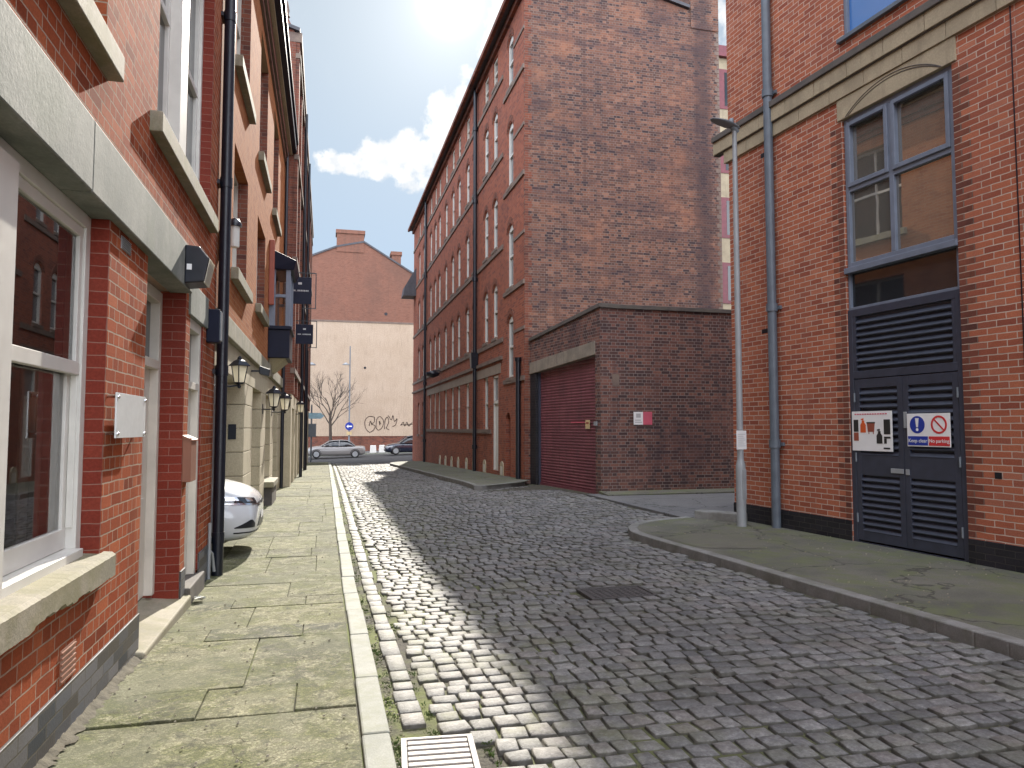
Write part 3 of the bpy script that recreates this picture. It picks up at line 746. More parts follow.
# narrow second door
m = MB(); F0.box(m, 7.44, 7.53, .12, 2.66, .02, .13); F0.box(m, 8.12, 8.205, .12, 2.66, .02, .13); F0.box(m, 7.53, 8.12, 2.56, 2.66, .02, .13); F0.box(m, 7.53, 8.12, 1.98, 2.05, .02, .13)
do = m.build('door_frame', M['offwhite'], LB, bevel=.004)
m = MB(); F0.box(m, 7.53, 8.12, .12, 1.98, .09, .12); F0.box(m, 7.6, 8.05, .25, .95, .08, .09); F0.box(m, 7.6, 8.05, 1.1, 1.85, .08, .09); m.build('door', M['offwhite'], LB, bevel=.005)
m = MB(); m.quad((7.53, .1, 2.05), (8.12, .1, 2.05), (8.12, .1, 2.56), (7.53, .1, 2.56)); m.build('pane', M['glass'], do, normals=False)
m = MB(); F0.box(m, 7.43, 8.3, -.3, .118, -.06, .14); m.build('doorstep', M['darkstone'], LB, bevel=.012)
# air bricks
for u0, u1, z0, z1, c in ((4.98, 5.2, 2.72, 2.80, 'galv'), (4.13, 4.36, .33, .50, 'terracotta')):
    m = MB(); F0.box(m, u0, u1, z0, z1, -.004, .01)
    for i in range(6): F0.box(m, u0 + .008, u1 - .008, z0 + (z1 - z0) * (i + .3) / 6, z0 + (z1 - z0) * (i + .62) / 6, -.011, -.003)
    m.build('air_brick', M[c], LB)
# downpipe at the corner with brackets
m = MB(); m.tube([(9.0, -.09, -.25), (9.0, -.09, 12.4)], .062, 14)
for z in (.3, 2.2, 4.4, 6.4, 8.6): m.lathe([(.07, 0), (.07, .12)], (9.0, -.09, z), 14); F0.box(m, 8.9, 9.1, z + .02, z + .07, -.03, 0)
m.tube([(9.17, -.07, -.2), (9.17, -.07, 12.4)], .05, 12)
m.build('drainpipe', M['black'], LB)
m = MB(); m.tube([(8.78, -.03, -.1), (8.78, -.03, .55)], .018, 8); m.tube([(8.78, -.03, .25), (8.86, -.05, .2), (8.9, -.07, .0)], .018, 8)
m.build('drainpipe', M['galv'], LB)

# things on it
t_ = thing('wall_plaque', 'blank clear acrylic plaque on steel studs by the left doorway', 'plaque', (-1.25, 5.12, 1.675), radians(90))
m = MB(); m.box(-.36, .36, -.062, -.052, -.135, .135); m.build('plate', M['acrylic'], t_, bevel=.002)
m = MB(); m.box(-.27, .27, -.052, -.048, -.095, .095); m.build('paper', M['signwhite'], t_)
for sx in (-.33, .33):
    for sz in (-.11, .11): m = MB(); m.lathe([(.009, -.07), (.012, -.066), (.012, -.05), (.008, -.05), (.008, 0)], (sx, 0, sz), 10, 'y'); m.build('stud', M['chrome'], t_)
t_ = thing('security_light', 'black wedge shaped wall light at the end of the concrete band', 'wall light', (-1.20, 6.93, 3.02), radians(90))
m = MB(); m.prism([(-.14, 0, -.17), (-.14, -.16, -.15), (-.14, -.20, .06), (-.14, -.12, .16), (-.14, 0, .17)], (.30, 0, 0)); m.build('housing', M['black'], t_, bevel=.012)
m = MB(); m.prism([(-.12, -.165, -.152), (-.12, -.207, .055), (-.12, -.20, .055), (-.12, -.155, -.152)], (.26, 0, 0)); m.build('lens', M['lampglass'], t_)
m = MB(); m.box(-.145, -.138, -.06, -.02, -.05, 0); m.build('label', M['signwhite'], t_)
t_ = thing('letterbox', 'brown metal letterbox on the narrow brick pier', 'letterbox', (-1.25, 7.31, 1.11), radians(90))
m = MB(); m.box(-.10, .19, -.075, 0, 0, .40); m.build('box', M['terracotta'], t_, bevel=.006)
m = MB(); m.hexa([(-.11, -.085, .37), (.20, -.085, .37), (.20, 0, .40), (-.11, 0, .40)], [(-.11, -.085, .385), (.20, -.085, .385), (.20, 0, .425), (-.11, 0, .425)]); m.build('lid', M['terracotta'], t_)
t_ = thing('junction_box', 'dark wall box with a pale edge beside the black downpipe', 'box', (-1.25, 8.5, 2.45), radians(90))
m = MB(); m.box(-.1, .06, -.13, 0, .07, .43); m.build('box', M['navy'], t_, bevel=.008)
m = MB(); m.box(-.08, .04, -.145, -.13, .09, .41); m.build('cover', M['grey_metal'], t_, bevel=.004)

# ================================================================== ORANGE BRICK BUILDING
OB = thing('brick_building', 'orange brick building with cream pillared ground floor and dark eaves', 'building', (-1.25, 0, 0), radians(90))
ops = [(u, u + 1.75, z0, z1, 0, .24) for u in (10.4, 14.0, 17.6) for z0, z1 in ((6.65, 9.0),)] + [(10.45, 12.25, 3.75, 5.5, 0, .24), (14.0, 15.8, 3.85, 5.5, 0, .24)]
m = MB(); F0.wall(m, 9.062, 22.4, 2.75, 9.6, ops, .24); m.quad((9.062, 0, 2.75), (9.062, 7, 2.75), (9.062, 7, 9.6), (9.062, 0, 9.6)); m.build('wall', M['brick_orange'], OB)
for (a, b, z0, z1, *_r) in ops:
    o = sash(b - a, z1 - z0, M['offwhite'], M['glass'], OB, (a, 0, z0), .2, .06, bars=((b - a) / 2,), sillmat=M['sill'], sill_over=.12, sill_out=.10, sill_h=.16)
for (a, b, z0, z1, *_r) in ops:
    m = MB(); F0.box(m, b - .011, b, z0 + .005, z1 - .005, .002, .19); m.build('reveal', M['brick_brown'], OB)
m = MB(); F0.box(m, 9.062, 22.4, 9.45, 9.7, -.10, .1); F0.box(m, 9.062, 22.4, 9.3, 9.45, -.05, .1); m.build('cornice', M['brick_brown'], OB)
m = MB(); F0.box(m, 9.062, 22.4, 9.7, 9.76, -.19, .1); m.build('cornice', M['cream'], OB, bevel=.01)
m = MB(); F0.box(m, 9.062, 22.4, 9.76, 10.12, -.31, .1); F0.box(m, 9.062, 22.4, 10.02, 10.16, -.36, -.31)
m.build('gutter', M['navy'], OB, bevel=.02)
m = MB(); m.hexa([(9.062, -.2, 10.13), (22.4, -.2, 10.13), (22.4, 7, 10.13), (9.062, 7, 10.13)], [(9.062, -.2, 10.2), (22.4, -.2, 10.2), (22.4, 7, 12.2), (9.062, 7, 12.2)]); m.build('roof', M['slate'], OB)
m = MB(); F0.box(m, 9.062, 22.4, 2.74, 3.0, -.07, .1); m.build('stone_band', M['sill'], OB, bevel=.012)
m = MB(); F0.box(m, 9.062, 22.4, 2.32, 2.74, .0, .35)
for a, b, d in ((12.45, 13.75, .5), (15.6, 16.75, .5), (18.25, 19.3, .5), (20.8, 22.4, .5)):
    z = -.3
    while z < 2.3:
        F0.box(m, a, b, z, min(2.318, z + .372), .004, d); z += .38
F0.box(m, 12.46, 12.75, -.3, 2.318, .51, 5.5)
m.build('pillar', M['cream'], OB, bevel=.008)
m = MB(); F0.box(m, 12.75, 22.4, -.3, 2.32, .46, .56); m.build('arcade_wall', M['cream'], OB)
m = MB(); F0.box(m, 9.07, 12.6, -.3, 2.6, 5.45, 5.55); F0.box(m, 9.07, 12.6, 2.34, 2.6, .36, 5.45); F0.box(m, 9.07, 9.12, -.3, 2.33, .1, 5.45); m.build('garage_bay', M['room'], OB)
m = MB(); F0.box(m, 9.07, 9.46, -.3, 2.31, .02, .35); m.build('door_post', M['navy'], OB, bevel=.01)
for a, b in ((13.9, 15.4), (16.95, 18.05), (19.5, 20.6)):
    m = MB(); F0.box(m, a, b, -.25, 2.2, .40, .455); o = m.build('door', M['navy'] if a > 15 else M['offwhite'], OB, bevel=.005)
    m = MB(); m.quad((a + .2, .398, 1.0), (b - .2, .398, 1.0), (b - .2, .398, 2.0), (a + .2, .398, 2.0)); m.build('pane', M['glass'], o, normals=False)
m = MB(); F0.box(m, 16.8, 18.2, -.4, .32, -.16, .3); m.build('plinth', M['darkstone'], OB, bevel=.01)
m = MB(); F0.box(m, 16.7, 18.3, .32, .44, -.2, .3); m.build('plinth', M['sill'], OB, bevel=.01)
m = MB(); m.box(12.435, 12.452, .12, .24, 1.42, 1.66); m.build('intercom', M['black'], OB, bevel=.003)
m = MB(); m.tube([(21.9, -.07, -.3), (21.9, -.07, 9.6)], .05, 10); m.build('drainpipe', M['black'], OB)
# oriel bay
m = MB(); a, b, dp, zt_o = 16.95, 18.4, -.46, 5.12
F0.box(m, a, b, 3.15, 3.78, dp, 0)
ob = m.build('oriel_bay', M['navy'], OB, bevel=.012)
m = MB(); F0.box(m, a - .04, b + .04, 3.782, 3.86, dp - .04, 0); m.build('sill', M['navy'], ob, bevel=.01)
m = MB(); m.hexa([(a - .05, dp - .06, zt_o), (b + .05, dp - .06, zt_o), (b + .05, 0, zt_o), (a - .05, 0, zt_o)], [(a - .10, dp - .12, zt_o + .2), (b + .1, dp - .12, zt_o + .2), (b + .1, 0, zt_o + .46), (a - .1, 0, zt_o + .46)]); m.build('hood', M['navy'], ob, bevel=.012)
m = MB()
for u0, u1, d0, d1 in ((a, a + .08, dp, dp + .10), (b - .08, b, dp, dp + .10), (a, a + .08, -.14, -.01), (b - .08, b, -.14, -.01), ((a + b) / 2 - .04, (a + b) / 2 + .04, dp, dp + .08)): F0.box(m, u0, u1, 3.861, zt_o - .001, d0, d1)
F0.box(m, a + .005, a + .06, 4.5, 4.57, dp + .1, -.14); F0.box(m, b - .06, b - .005, 4.5, 4.57, dp + .1, -.14)
m.build('frame', M['bluegrey'], ob, bevel=.006)
for pts in ([(a + .05, dp + .1), (a + .05, -.14)], [(b - .05, dp + .1), (b - .05, -.14)], [(a + .08, dp + .04), (b - .08, dp + .04)]):
    (u0, d0), (u1, d1) = pts; m = MB(); m.quad((u0, d0, 3.861), (u1, d1, 3.861), (u1, d1, zt_o), (u0, d0, zt_o)); m.build('pane', M['glass_clear'], ob, normals=False)
m = MB(); m.hexa([(a + .45, -.10, 2.86), (b - .45, -.10, 2.86), (b - .45, 0, 2.86), (a + .45, 0, 2.86)], [(a + .1, dp + .08, 3.148), (b - .1, dp + .08, 3.148), (b - .1, 0, 3.148), (a + .1, 0, 3.148)]); m.build('bracket', M['cream'], ob, bevel=.01)
m = MB(); F0.box(m, a - .16, a - .06, 4.3, 5.75, -.12, 0); m.build('pipe_casing', M['signbrown'], OB, bevel=.02)

# lanterns
def lantern(label, loc, s=1.0, out=.3):
    t = thing('wall_lantern', label, 'lantern', loc, radians(90), 'wall lanterns on the left')
    m = MB(); y = -out
    m.lathe([(.012, -.30 * s), (.03 * s, -.27 * s), (.018 * s, -.24 * s), (.075 * s, -.22 * s), (.075 * s, -.205 * s)], (0, y, .0), 8)
    m.tube([(0, 0, -.26 * s), (0, y * .5, -.27 * s), (0, y, -.25 * s)], .013, 8); m.box(-.04, .04, -.012, 0, -.36 * s, -.16 * s)
    m.build('bracket', M['black'], t)
    m = MB(); m.lathe([(.07 * s, -.20 * s), (.115 * s, .06 * s)], (0, y, 0), 4, smooth=False); m.build('shade', M['lampglass'], t)
    m = MB(); m.lathe([(.165 * s, .058 * s), (.165 * s, .07 * s), (.09 * s, .14 * s), (.035 * s, .17 * s), (.035 * s, .19 * s), (.012 * s, .22 * s)], (0, y, 0), 4, smooth=False)
    for k in range(4):
        an = 2 * pi * k / 4
        m.tube([(.075 * s * cos(an), y + .075 * s * sin(an), -.21 * s), (.12 * s * cos(an), y + .12 * s * sin(an), .06 * s)], .009 * s, 5)
    m.build('cap', M['black'], t)
    return t
lantern('large black lantern above the parked white car', (-1.25, 9.75, 2.33), .78, .20)
lantern('small lantern nearer of the pair on the cream pillars', (-1.25, 15.9, 2.25), 1.0, .22)
lantern('small lantern farther of the pair on the cream pillars', (-1.25, 18.6, 2.25), 1.0, .30)
lantern('farthest lantern on the dark brick front past the pillars', (-1.03, 26.5, 2.35), 1.0, .2)
t_ = thing('spotlight', 'small black spotlight under the stone band above the pillars', 'spotlight', (-1.25, 13.4, 2.55), radians(90))
m = MB(); m.box(-.03, .03, -.14, 0, .02, .05); m.build('arm', M['black'], t_)
m = MB(); m.hexa([(-.13, -.30, -.06), (.13, -.30, -.06), (.13, -.14, -.02), (-.13, -.14, -.02)], [(-.13, -.32, .06), (.13, -.32, .06), (.13, -.14, .12), (-.13, -.14, .12)]); m.build('head', M['black'], t_, bevel=.01)
t_ = thing('bulkhead_light', 'white cylinder wall light with black cap beside the downpipe', 'wall light', (-1.25, 9.62, 3.85), radians(90))
m = MB(); m.lathe([(.055, 0), (.06, .02), (.06, .26)], (0, -.12, 0), 14); m.build('body', M['white'], t_)
m = MB(); m.lathe([(.085, .26), (.085, .30), (.05, .35), (.012, .37)], (0, -.12, 0), 14); m.box(-.02, .02, -.12, 0, .28, .31); m.build('cap', M['black'], t_)

# hanging signs
def hanging_sign(label, loc, w, h, arm):
    t = thing('hanging_sign', label, 'sign', loc, 0, 'hanging signs on the left')
    m = MB(); x0 = arm
    for y in (-.0,):
        m.box(0, x0 + w + .12, -.012, .012, h + .10, h + .125); m.box(x0 + w + .095, x0 + w + .12, -.012, .012, -.12, h + .10)
        m.box(x0 + w * .6, x0 + w + .095, -.012, .012, -.12, -.10); m.box(0, .02, -.03, .03, h - .1, h + .2)
        m.box(x0 + .1, x0 + .12, -.006, .006, h, h + .1); m.box(x0 + w - .12, x0 + w - .10, -.006, .006, h, h + .1)
    m.build('bracket', M['black'], t)
    m = MB(); m.box(x0, x0 + w, -.02, .02, 0, h); b = m.build('board', M['navy'], t, bevel=.004)
    m = MB(); m.box(x0 + w * .42, x0 + w * .58, -.023, -.02, h * .72, h * .80); m.build('crest', M['signgrey'], b)
    m = MB()
    for i in range(11):
        if i not in (3,): m.box(x0 + w * (.12 + .07 * i), x0 + w * (.165 + .07 * i), -.023, -.02, h * .47, h * .52)
    m.box(x0 + w * .10, x0 + w * .90, -.0215, -.02, h * .46, h * .465)
    m.build('lettering', M['signgrey'], b)
    return t
hanging_sign('larger and higher dark square hanging sign beside the oriel bay', (-1.25, 19.6, 4.80), .58, .70, .28)
hanging_sign('lower dark hanging sign past the oriel bay', (-1.0, 24.0, 4.25), .53, .62, .06)

# ================================================================== FAR DARK BRICK BUILDING (left)
DB = thing('brick_building', 'dark red brick building with pilasters at the far end of the left side', 'building', (-1.0, 0, 0), radians(90))
m = MB(); wn = []
for k in range(9):
    u = 23.2 + k * 2.55
    for z in (3.7, 6.9, 10.0): wn.append((u, u + 1.3, z, z + 2.1, .25, .2))
F0.wall(m, 22.4, 46, 2.6, 13.4, wn, .2)
m.add([(22.41, 0, 2.6), (22.41, 7, 2.6), (22.41, 7, 15.5), (22.41, .5, 14.4), (22.41, 0, 13.4)], [(0, 1, 2, 3, 4)]); m.quad((46, 0, -1), (46, 7, -1), (46, 7, 13.4), (46, 0, 13.4))
for k in range(10):
    u = 22.4 + k * 2.55; F0.box(m, u + .02, u + .45, 2.6, 13.2, -.10, .05)
m.build('wall', M['brick_brown'], DB)
m = MB(); 
for z in (3.2, 6.5, 9.6, 12.7): F0.box(m, 22.4, 46, z, z + .16, -.13, .02)
F0.box(m, 22.4, 46, 13.2, 13.5, -.16, .3); m.build('stone_band', M['millstone'], DB, bevel=.01)
m = MB(); m.hexa([(22.3, -.1, 13.5), (46.1, -.1, 13.5), (46.1, 7, 15.5), (22.3, 7, 15.5)], [(22.3, -.1, 13.6), (46.1, -.1, 13.6), (46.1, 7, 15.7), (22.3, 7, 15.7)]); m.build('roof', M['slate'], DB)
m = MB(); m.lathe([(.09, 0), (.05, .1), (.07, .2), (.015, .5)], (22.7, .3, 14.1), 8); m.build('finial', M['millstone'], DB)
m = MB(); F0.box(m, 22.4, 46, -.9, 2.6, .12, .2); F0.box(m, 22.4, 22.5, -.9, 2.6, .2, 3)
for k in range(10):
    u = 22.4 + k * 2.55; F0.box(m, u, u + .7, -.9, 2.6, -.03, .13)
F0.box(m, 22.4, 46, 2.2, 2.6, -.02, .13); m.build('ground_floor', M['cream'], DB, bevel=.01)
for k in range(3, 9):
    u = 23.3 + k * 2.55; m = MB(); F0.box(m, u, u + 1.4, -.9, 2.1, .09, .118); m.build('door', M['navy'], DB)
for k, (a, b, z0, z1, *_r) in enumerate(wn):
    if k == 0: pw = sash(b - a, z1 - z0, M['offwhite'], M['glass'], DB, (a, 0, z0), .16, .06, arch_rise=.25)
    else: dup(pw, DB, location=(a, 0, z0))
m = MB()
for u in (27.9, 33.2): m.tube([(u, -.16, -.7), (u, -.16, 13.3)], .06, 10)
m.tube([(33.5, -.2, -.7), (33.5, -.2, 5)], .05, 8)
m.build('drainpipe', M['black'], DB)

# ================================================================== MILL
ML = thing('mill_building', 'tall four storey red brick mill with arched sash windows and blank end wall', 'building', (5.7, 20.9, 0), radians(-90))
Y = lambda y: 20.9 - y
cols = [24.85, 26.35, 28.5, 30.05, 32.1, 33.75, 35.75, 37.9, 39.4, 41.2, 44.3, 46.4]
ops = []
for y in cols:
    u = Y(y)
    for z0, z1 in ((4.72, 6.6), (7.85, 9.65), (11.0, 12.75)): ops.append((u - .37, u + .37, z0, z1, .22, .12, 'main'))
    ops.append((u - .37, u + .37, 13.7, 14.75, 0, .12, 'attic'))
    if y > 25.5 and y < 42: ops.append((u - .40, u + .40, 1.55, 3.45, 0, .14, 'ground'))
for z0, z1 in ((3.2, 5.2), (6.1, 8.15), (9.4, 11.5), (12.7, 14.4)): ops.append((Y(22.65) - .38, Y(22.65) + .38, z0, z1, .22, .12, 'corner'))
ops.append((Y(24.78) - .45, Y(24.78) + .45, .15, 3.42, 0, .16, 'door'))
ops.append((Y(22.95) - .32, Y(22.95) + .32, 0, 2.1, .2, .2, 'sdoor'))
for y in (44.3, 46.4): ops.append((Y(y) - .4, Y(y) + .4, 1.2, 3.2, .2, .14, 'ground'))
m = MB(); F0.wall(m, -28.6, 0, -1.5, 15.1, [o[:6] for o in ops])
m.quad((-28.6, 0, -1.5), (-28.6, 6.6, -1.5), (-28.6, 6.6, 15), (-28.6, 0, 15.1))
m.build('wall', M['brick_mill'], ML)
E1 = Face((0, 0, 0), (0, 1, 0), (1, 0, 0))
m = MB(); m.add([(0, 0, -1.5), (0, 6.55, -1.5), (0, 6.55, 14.92), (0, 5.55, 15.08), (0, 3.0, 15.65), (0, 0, 15.1)], [(0, 1, 2, 3, 4, 5)])
m.build('end_wall', M['brick_soot'], ML, normals=False)
m = MB(); m.quad((0, 6.55, -1.5), (-28.6, 6.55, -1.5), (-28.6, 6.55, 14.95), (0, 6.55, 14.95)); m.build('back_wall', M['brick_soot'], ML)
m = MB(); E1.box(m, 5.56, 6.55, 14.5, 18.2, -.03, 1.2); E1.box(m, 5.48, 6.63, 17.9, 18.25, -.11, 1.28); m.build('chimney', M['brick_soot'], ML)
m = MB()
for i in range(100):
    z = .2 + i * .15; E1.box(m, 6.40 + (.08 if i % 2 else .0), 6.56, z + .01, z + .14, -.006, .05)
m.build('quoin', M['millstone'], ML)
# red quoins at the front corner of the end wall
m = MB()
for i in range(72):
    z = .1 + i * .225; E1.box(m, -.004, .11 if i % 2 else .22, z, z + .215, -.004, .06)
m.build('quoin', M['brick_brown'], ML)
m = MB(); 
for (ya, za), (yb, zb) in (((-.34, 15.02), (3.0, 15.66)), ((3.0, 15.66), (5.5, 15.12))): m.hexa([(.10, ya, za), (-28.9, ya, za), (-28.9, yb, zb), (.10, yb, zb)], [(.10, ya, za + .10), (-28.9, ya, za + .10), (-28.9, yb, zb + .10), (.10, yb, zb + .10)])
m.build('roof', M['slate'], ML)
m = MB(); F0.box(m, -28.8, .05, 14.96, 15.12, -.42, -.30); F0.box(m, -28.8, .05, 14.82, 15.05, -.12, .02); m.build('gutter', M['brick_brown'], ML)
m = MB()
for z in (4.46, 7.58, 10.72, 13.42): F0.box(m, -28.6, Y(23.6), z, z + .15, -.045, .02)
for z in (3.02, 5.9, 9.22, 12.5): F0.box(m, Y(23.5), .003, z, z + .14, -.05, .02)
for z in (4.55, 7.45, 10.75, 13.75): F0.box(m, Y(22.2), .003, z, z + .10, -.03, .02)
for z in (1.40,): F0.box(m, Y(42.5), Y(25.4), z, z + .15, -.05, .02)
F0.box(m, -28.6, Y(23.7), 3.88, 4.0, -.08, .02)
m.build('string_course', M['millstone'], ML)
m = MB(); F0.box(m, Y(42.3), Y(23.95), 3.452, 3.78, -.02, .12); m.build('lintel', stone('dulled_stone', (.30, .235, .185), (.36, .29, .23), scale=2, streak=.3), ML)
protos = {}
for o in ops:
    a, b, z0, z1, ar, dp, k = o
    if k in ('door', 'sdoor'): continue
    key = (k, round(b - a, 3), round(z1 - z0, 3))
    if key not in protos:
        protos[key] = sash(b - a, z1 - z0, M['white'] if k != 'attic' else M['offwhite'], M['glass_mill'], ML, (a, 0, z0), dp - .02, .085, arch_rise=ar * .9, sillmat=M['millstone'], sill_over=.04, sill_out=.06, sill_h=.11)
        if ar:
            m = MB(); pts = arch(-.06, b - a + .06, z1 - z0 - .24, .28, 8)
            for (ua, za), (ub, zb) in zip(pts, pts[1:]): m.hexa([(ua, -.02, za), (ub, -.02, zb), (ub, .02, zb), (ua, .02, za)], [(ua, -.02, za + .2), (ub, -.02, zb + .2), (ub, .02, zb + .2), (ua, .02, za + .2)])
            if k in ('main', 'corner'): m.build('arch_head', M['brick_brown'], protos[key])
    else: dup(protos[key], ML, location=(a, 0, z0))
u = Y(24.78)
m = MB(); F0.box(m, u - .45, u - .38, .15, 3.42, .04, .15); F0.box(m, u + .38, u + .45, .15, 3.42, .04, .15); F0.box(m, u - .38, u + .38, 2.45, 2.55, .04, .15); F0.box(m, u - .38, u + .38, 3.34, 3.42, .04, .15)
do = m.build('door_frame', M['white'], ML); m = MB(); m.quad((u - .38, .1, 2.55), (u + .38, .1, 2.55), (u + .38, .1, 3.34), (u - .38, .1, 3.34)); m.build('pane', M['glass_mill'], do, normals=False)
m = MB(); F0.box(m, u - .38, u + .38, .15, 2.45, .10, .14)
for z0, z1 in ((.35, 1.05), (1.2, 2.3)): F0.box(m, u - .28, u - .04, z0, z1, .085, .1); F0.box(m, u + .04, u + .28, z0, z1, .085, .1)
m.build('door', M['white'], ML, bevel=.005)
m = MB(); u = Y(22.95); F0.box(m, u - .31, u + .31, 0, 2.05, .15, .19); m.build('door', M['signbrown'], ML)
# arched cellar lights at the pavement
for y in (23.75, 26.5, 28.5, 30.05, 32.0, 33.75, 35.5, 37.3):
    u = Y(y); zb = zg(5.7, y) + .08; m = MB(); pts = [(u - .24, 0, zb)] + [(p, 0, q) for p, q in arch(u - .24, u + .24, zb + .34, .16, 8)] + [(u + .24, 0, zb)]
    m.prism([(p[0], -.03, p[2]) for p in pts], (0, .04, 0)); o = m.build('cellar_light', M['cream'], ML)
    m = MB(); F0.box(m, u - .15, u + .15, zb + .05, zb + .33, -.034, -.028); m.build('grille', M['offwhite'], o)
for y, r in ((27.85, .075), (42.6, .075)):
    m = MB(); m.tube([(Y(y), -.12, -.6), (Y(y), -.12, 15.0)], r, 10)
    for z in (.8, 4.1, 7.3, 10.4, 13.3): m.lathe([(r + .03, 0), (r + .03, .16)], (Y(y), -.12, z), 10)
    if y < 30: m.hexa([(Y(y) - .12, -.27, 3.9), (Y(y) + .12, -.27, 3.9), (Y(y) + .12, -.02, 3.9), (Y(y) - .12, -.02, 3.9)], [(Y(y) - .2, -.3, 4.5), (Y(y) + .2, -.3, 4.5), (Y(y) + .2, -.02, 4.5), (Y(y) - .2, -.02, 4.5)])
    m.build('drainpipe', M['black'], ML)
m = MB(); m.tube([(Y(21.35), -.09, -.1), (Y(21.35), -.09, 3.6)], .075, 10); m.lathe([(.10, 0), (.11, .12)], (Y(21.35), -.09, 3.6), 10); m.build('drainpipe', M['black'], ML)
m = MB(); u = Y(48.6); m.hexa([(u - .9, -.85, 10.3), (u + .5, -.85, 10.3), (u + .5, 0, 10.3), (u - .9, 0, 10.3)], [(u - .9, -.75, 10.9), (u + .5, -.75, 10.9), (u + .5, 0, 12.2), (u - .9, 0, 12.2)]); m.build('hoist_hood', M['slate'], ML)
m = MB(); m.lathe([(.05, 0), (.32, .1), (.36, .25), (.1, .34)], (Y(37.0), -.45, 4.15), 12); m.tube([(Y(37.0), 0, 4.5), (Y(37.0), -.45, 4.5)], .03, 6); m.build('lamp', M['black'], ML)

# ================================================================== GARAGE
GX, GY = 6.40, 16.55; FX, FY = 5.86, 20.88
ga = atan2(GY - FY, GX - FX); glen = hypot(GX - FX, GY - FY)
GB = thing('garage', 'low dark brick garage with roller shutter in front of the mill', 'garage', (GX, GY, 0), ga)
zt = lambda u: 4.52 + u / glen * .36
zl = lambda u: 3.74 + u / glen * .22
wx = Vector((cos(-ga), sin(-ga), 0))     # world +X in garage coordinates
GS = Face((0, 0, 0), wx, (wx.y, -wx.x, 0))
def slope(m, u0, u1, za, zb, d0, d1):
    m.hexa([(u0, d0, za(u0)), (u1, d0, za(u1)), (u1, d1, za(u1)), (u0, d1, za(u0))], [(u0, d0, zb(u0)), (u1, d0, zb(u1)), (u1, d1, zb(u1)), (u0, d1, zb(u0))])
c0 = lambda u: -.3
m = MB(); slope(m, -glen, .0, zl, zt, .0, .3); slope(m, -.28, 0, c0, zl, 0, .3)
m.build('front_wall', M['brick_garage'], GB)
m = MB(); slope(m, -glen, -glen + .40, c0, lambda u: zl(u) - .34, 0, .3); m.build('front_pier', M['brick_black'], GB)
m = MB(); q = [GS.P(.0, -.3), GS.P(9.0, -.3), GS.P(9.0, 4.50), GS.P(0, 4.52)]; m.quad(*q)
m.build('side_wall', M['brick_garage'], GB, normals=False)
m = MB(); slope(m, -glen - .01, -.26, lambda u: zl(u) - .34, lambda u: zl(u) - .002, -.03, .3); m.build('lintel', M['lintel'], GB, bevel=.012)
m = MB(); slope(m, -glen, .05, lambda u: zt(u) + .0, lambda u: zt(u) + .09, -.05, .35)
P = GS.P; m.hexa([P(.36, 4.50, -.05), P(9, 4.49, -.05), P(9, 4.49, .3), P(.36, 4.50, .3)], [P(.36, 4.59, -.05), P(9, 4.58, -.05), P(9, 4.58, .3), P(.36, 4.59, .3)])
m.hexa([P(-.05, 4.52, -.05), P(.36, 4.50, -.05), P(.36, 4.50, .3), P(-.05, 4.52, .3)], [P(-.05, 4.609, -.05), P(.36, 4.589, -.05), P(.36, 4.589, .3), P(-.05, 4.609, .3)])
m.build('coping', M['darkstone'], GB)
m = MB(); pts = [(-glen, .2, 4.1), (0, .2, 4.4)]; m.add([(-glen, .1, 4.05), (-.05, .1, 4.4), tuple(P(9, 4.35, .1)), (-glen + 1, 9, 4.0)], [(0, 1, 2, 3)]); m.build('roof', M['slate'], GB)
m = MB(); GS.box(m, .3, .48, 2.6, 2.9, -.004, .1); m.build('stone_block', M['millstone'], GB)
# shutter: curved slats
m = MB(); us0, us1 = -glen + .38, -.27; z = -.02; rows = []
while z < 3.5:
    for k in range(5):
        rows.append((z + .078 * k / 5, .155 - .018 * sin(pi * (k + .5) / 5)))
    z += .078
vs = [];
for zz, d in rows: vs += [(us0, d, zz), (us1, d, zz)]
m.add(vs, [(2 * i, 2 * i + 1, 2 * i + 3, 2 * i + 2) for i in range(len(rows) - 1)])
sh = m.build('shutter', M['shutter'], GB, normals=False)
m = MB(); F0.box(m, us0, us0 + .07, -.05, 3.45, .08, .2); F0.box(m, us1 - .07, us1, -.05, 3.6, .08, .2); m.build('guide', M['louvre'], sh)
m = MB(); F0.box(m, us0 + .07, us1 - .07, -.06, .05, .11, .17); m.build('bottom_bar', M['shutter'], sh)
m = MB(); F0.box(m, -1.9, -1.05, 1.73, 1.76, .125, .14); m.build('bar', M['signpink'], sh)
m = MB(); F0.box(m, -.32, -.18, 1.66, 1.76, -.03, 0); m.build('lock', M['galv'], GB)
t_ = thing('notice', 'small tan paper notice stuck on the red roller shutter', 'notice', (GX, GY, 0), ga)
m = MB(); F0.box(m, -1.02, -.80, 1.58, 1.80, .105, .12); m.build('paper', M['tan'], t_)
m = MB(); F0.box(m, -.98, -.84, 1.70, 1.75, .102, .105); m.build('print', M['signbrown'], t_)
t_ = thing('wall_sign', 'faded white and pink sign on the dark garage side wall', 'sign', (7.24, 16.55, 1.68))
m = MB(); m.box(-.0, .24, -.02, -.004, 0, .31); m.build('white_panel', M['signwhite'], t_)
m = MB(); m.box(.243, .48, -.02, -.004, 0, .31); m.build('red_panel', M['signpink'], t_)
m = MB(); m.box(.03, .21, -.023, -.02, .05, .07); m.box(.03, .18, -.023, -.02, .10, .12); m.box(.06, .18, -.023, -.02, .17, .27); m.build('print', M['signgrey'], t_)

